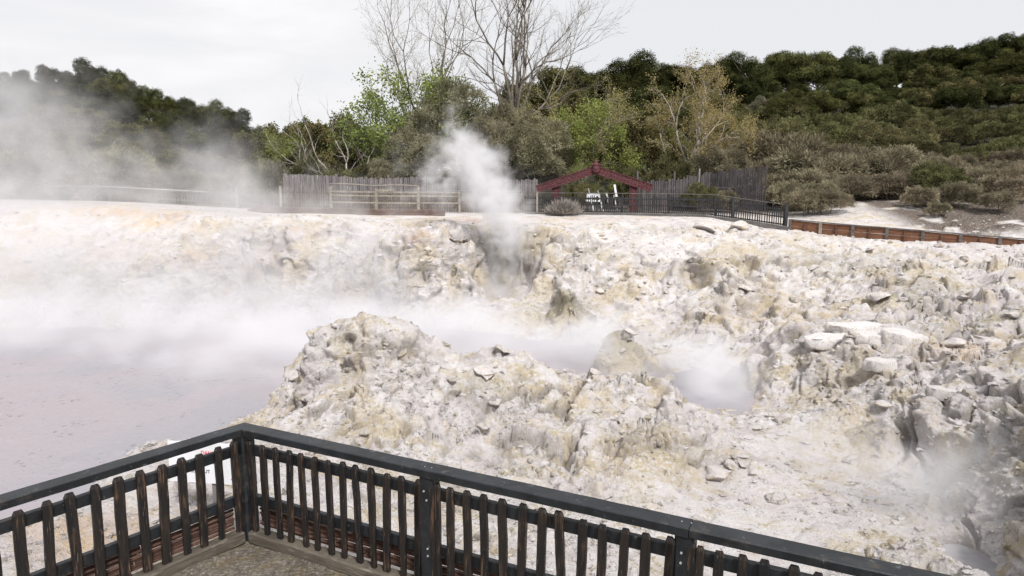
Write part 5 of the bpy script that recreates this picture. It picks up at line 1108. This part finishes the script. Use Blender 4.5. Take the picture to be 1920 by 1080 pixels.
# ------------------------------------------------------------ steam: volumes with their own density grids
def steam(name, label, lo, hi, vox, blobs_, mat_d, nscale=.5, warp=1.0, thr=.42, soft=.25, aniso=(1, 1, 1), seed=0., edge=.6):
    me = bpy.data.meshes.new(name); me.from_pydata([lo, hi, (lo[0], hi[1], lo[2])], [], [(0, 1, 2)])
    m = bpy.data.materials.new(name + '_vapour'); m.use_nodes = True; nt = m.node_tree; nt.nodes.clear()
    o_ = nt.nodes.new('ShaderNodeOutputMaterial'); pv = nt.nodes.new('ShaderNodeVolumePrincipled'); pv.inputs['Color'].default_value = (.955, .953, .97, 1); pv.inputs['Density'].default_value = mat_d; pv.inputs['Anisotropy'].default_value = 0.0
    nt.links.new(pv.outputs[0], o_.inputs['Volume']); me.materials.append(m)
    ob = bpy.data.objects.new(name, me); COL.objects.link(ob); tag(ob, label, 'steam', kind='stuff')
    ng = bpy.data.node_groups.new(name, 'GeometryNodeTree'); ng.interface.new_socket('Geometry', in_out='INPUT', socket_type='NodeSocketGeometry'); ng.interface.new_socket('Geometry', in_out='OUTPUT', socket_type='NodeSocketGeometry')
    N = ng.nodes.new; L = ng.links.new
    go = N('NodeGroupOutput'); vc = N('GeometryNodeVolumeCube'); sm = N('GeometryNodeSetMaterial'); sm.inputs['Material'].default_value = m
    vc.inputs['Min'].default_value = lo; vc.inputs['Max'].default_value = hi
    for i, ax_ in enumerate('XYZ'): vc.inputs['Resolution ' + ax_].default_value = max(4, int((hi[i] - lo[i]) / vox))
    pos = N('GeometryNodeInputPosition').outputs[0]
    def vm(op, a, b=None, s_=None):
        n = N('ShaderNodeVectorMath'); n.operation = op
        for q, val in ((0, a), (1, b)):
            if val is None: continue
            if isinstance(val, tuple): n.inputs[q].default_value = val
            else: L(val, n.inputs[q])
        if s_ is not None: n.inputs['Scale'].default_value = s_
        return n.outputs['Value'] if op in ('DOT_PRODUCT', 'LENGTH') else n.outputs['Vector']
    def mt(op, a, b=0., c=None):
        n = N('ShaderNodeMath'); n.operation = op
        for q, val in ((0, a), (1, b), (2, c)):
            if val is None: continue
            if isinstance(val, (int, float)): n.inputs[q].default_value = val
            else: L(val, n.inputs[q])
        return n.outputs[0]
    P = vm('ADD', vm('MULTIPLY', pos, tuple(nscale * a for a in aniso)), (seed, seed * .7, seed * 1.3))
    wn = N('ShaderNodeTexNoise'); wn.inputs['Scale'].default_value = .8; wn.inputs['Detail'].default_value = 4; L(P, wn.inputs['Vector'])
    wv = vm('SCALE', vm('SUBTRACT', wn.outputs['Color'], (.5, .5, .5)), None, warp * 2)
    pw = vm('ADD', pos, wv)
    fn = N('ShaderNodeTexNoise'); fn.inputs['Scale'].default_value = 1.6; fn.inputs['Detail'].default_value = 6; fn.inputs['Roughness'].default_value = .58; fn.inputs['Distortion'].default_value = .6; L(P, fn.inputs['Vector'])
    tot = None
    for (c, r, a) in blobs_:
        r = r if hasattr(r, '__len__') else (r, r, r)
        d = vm('MULTIPLY', vm('SUBTRACT', pw, tuple(c)), tuple(1 / q for q in r)); g_ = mt('MULTIPLY', mt('EXPONENT', mt('MULTIPLY', vm('DOT_PRODUCT', d, d), -1.)), a)
        tot = g_ if tot is None else mt('ADD', tot, g_)
    mr = N('ShaderNodeMapRange'); mr.interpolation_type = 'SMOOTHSTEP'; L(fn.outputs['Fac'], mr.inputs[0]); mr.inputs[1].default_value = thr - soft; mr.inputs[2].default_value = thr + soft; mr.inputs[3].default_value = 0; mr.inputs[4].default_value = 1
    er = mt('SUBTRACT', tot, mt('MULTIPLY', mt('SUBTRACT', 1., mr.outputs[0]), edge))
    den = mt('MULTIPLY', mt('MAXIMUM', er, 0.), 1.)
    L(den, vc.inputs['Density']); L(vc.outputs[0], sm.inputs[0]); L(sm.outputs[0], go.inputs[0])
    md = ob.modifiers.new('vapour', 'NODES'); md.node_group = ng
    return ob
Z = lambda px, py, D: PX(px, py, D)
pl = [(935, 560, 29.6, .85, .8), (915, 540, 29.6, .7, .7), (960, 530, 29.8, .6, .6), (945, 500, 29.8, .65, .8), (950, 460, 29.8, .75, 1.0), (948, 425, 29.8, .85, 1.1), (935, 390, 29.8, .95, 1.15), (915, 355, 29.8, .85, 1.15), (905, 322, 29.8, .80, 1.15), (885, 292, 29.8, .80, 1.05), (862, 268, 29.8, .62, .95), (850, 240, 29.8, .48, .75), (848, 215, 29.8, .5, .4),
      (840, 300, 29.6, .9, .45), (820, 340, 29.6, .9, .32), (790, 330, 29.6, 1.2, .16), (850, 370, 29.6, .9, .3), (770, 390, 29.4, 1.4, .12), (985, 385, 29.8, .5, .5), (975, 420, 29.8, .5, .55), (985, 480, 29.9, .6, .35), (870, 430, 29.5, .7, .25)]
steam('steam_column', 'white steam column rising from the alcove in the far cliff and leaning left', (-7.5, 27.4, -1.9), (3.2, 32, 8.2), .085,
      [(Z(a, b, D), (r, r * .9, r * .95), w * (.78 if b > 420 else 1)) for (a, b, D, r, w) in pl], 1.3, nscale=.95, warp=.62, thr=.48, soft=.13, edge=.78, seed=3.1)
pb_ = [((-12, 24.0, -1.9), (9, 3.4, .9), .50), ((-5, 22.5, -1.9), (5, 3.2, .8), .9), ((-17, 25, -1.2), (8, 3.5, 1.6), .34), ((-7.0, 19.5, -2.0), (4.0, 2.4, .7), .50), ((-9, 26, -.6), (3, 2.0, 2.0), .52), ((-13, 26.5, .2), (3, 2.0, 2.2), .42), ((-17.5, 27, .8), (3, 2, 2.0), .38), ((-5.5, 26.6, .6), (1.6, 1.2, 1.6), .5), ((-11, 28.5, 2.0), (2.5, 1.6, 1.3), .42), ((-20, 28, 1.6), (3, 2, 1.8), .36), ((-7.5, 28.6, 2.2), (1.6, 1.2, 1.2), .38), ((-3, 25.5, -1.5), (4, 1.6, 1.0), .7),
       ((1.2, 21.5, -1.9), (3.0, 2.0, .65), 1.0), ((3.0, 19.4, -2.0), (1.6, 1.4, .5), .9), ((4.6, 22.5, -1.8), (2.5, 1.4, .5), .45), ((-6, 27, .0), (1.6, 1.2, 1.6), .35), ((-4.5, 27.2, .3), (1.0, .9, 1.5), .3), ((-21, 24, -1.6), (7, 3.5, 1.1), .28), ((-22, 27, .5), (6, 3, 2.4), .22), ((5.6, 24.0, -1.2), (2.5, 1.4, .8), .22)]
steam('pool_steam', 'low bank of white steam lying over the mud pool and against the left cliff', (-31, 12.5, -2.25), (9, 30.5, 4.2), .17, pb_, .60, nscale=.55, warp=1.5, thr=.49, soft=.16, aniso=(1, 1, 1.1), seed=8.2, edge=.42)
lv = [(Z(440, 350, 33), (1.6, 1.4, 1.6), .8), (Z(400, 300, 33), (1.5, 1.4, 1.5), .5), (Z(470, 380, 32.5), (1.6, 1.3, 1.0), .8), (Z(330, 330, 33), (3, 2, 1.4), .4), (Z(220, 330, 34), (4, 2.2, 1.6), .40), (Z(100, 320, 34), (4, 2.4, 2.2), .45), (Z(40, 220, 34), (3.2, 2.2, 2.4), .50), (Z(-60, 260, 34), (4, 3, 4), .6), (Z(10, 150, 34), (2.4, 2.0, 1.6), .30), (Z(180, 220, 34), (3, 2, 1.4), .26), (Z(330, 240, 34), (3, 2, 1.2), .16), (Z(560, 330, 33), (2.4, 1.4, 1.2), .20), (Z(80, 375, 33), (5, 2, .9), .45), (Z(300, 375, 33), (5, 2, .8), .30), (Z(500, 250, 33), (2, 1.4, 1.4), .14), (Z(420, 230, 33.5), (1.5, 1.2, 1.4), .2)]
steam('drifting_steam', 'thin veil of steam drifting up in front of the left hill', (-34, 30.6, .2), (-7, 36.6, 10.5), .22, lv, .25, nscale=.50, warp=1.3, thr=.50, soft=.15, aniso=(1, 1, 1), seed=14.4, edge=.50)
rb = [(Z(1350, 715, 17.8), (.9, .7, .6), .85), (Z(1345, 745, 17.2), (.8, .8, .35), .9), (Z(1310, 660, 18.6), (.9, .6, .7), .5), (Z(1330, 680, 18), (.8, .6, .4), .6), (Z(1400, 690, 17.6), (.8, .6, .45), .4), (Z(1260, 650, 20), (1.3, .8, .5), .35), (Z(1620, 870, 11.8), (1.5, .9, .45), .32), (Z(1720, 880, 10.6), (1.0, .8, .5), .40), (Z(1800, 940, 9.8), (.8, .8, .5), .42), (Z(1560, 820, 13), (1.2, .8, .5), .22), (Z(1820, 880, 10), (.7, .6, .7), .25), (Z(1640, 760, 13.6), (1.4, .6, .5), .10)]
steam('vent_steam', 'steam puffing from the small vent and trailing over the dark right hand pool', (1.5, 8.2, -2.3), (9.5, 21.5, .6), .10, rb, 1.5, nscale=1.0, warp=.8, thr=.48, soft=.15, seed=21., edge=.36)
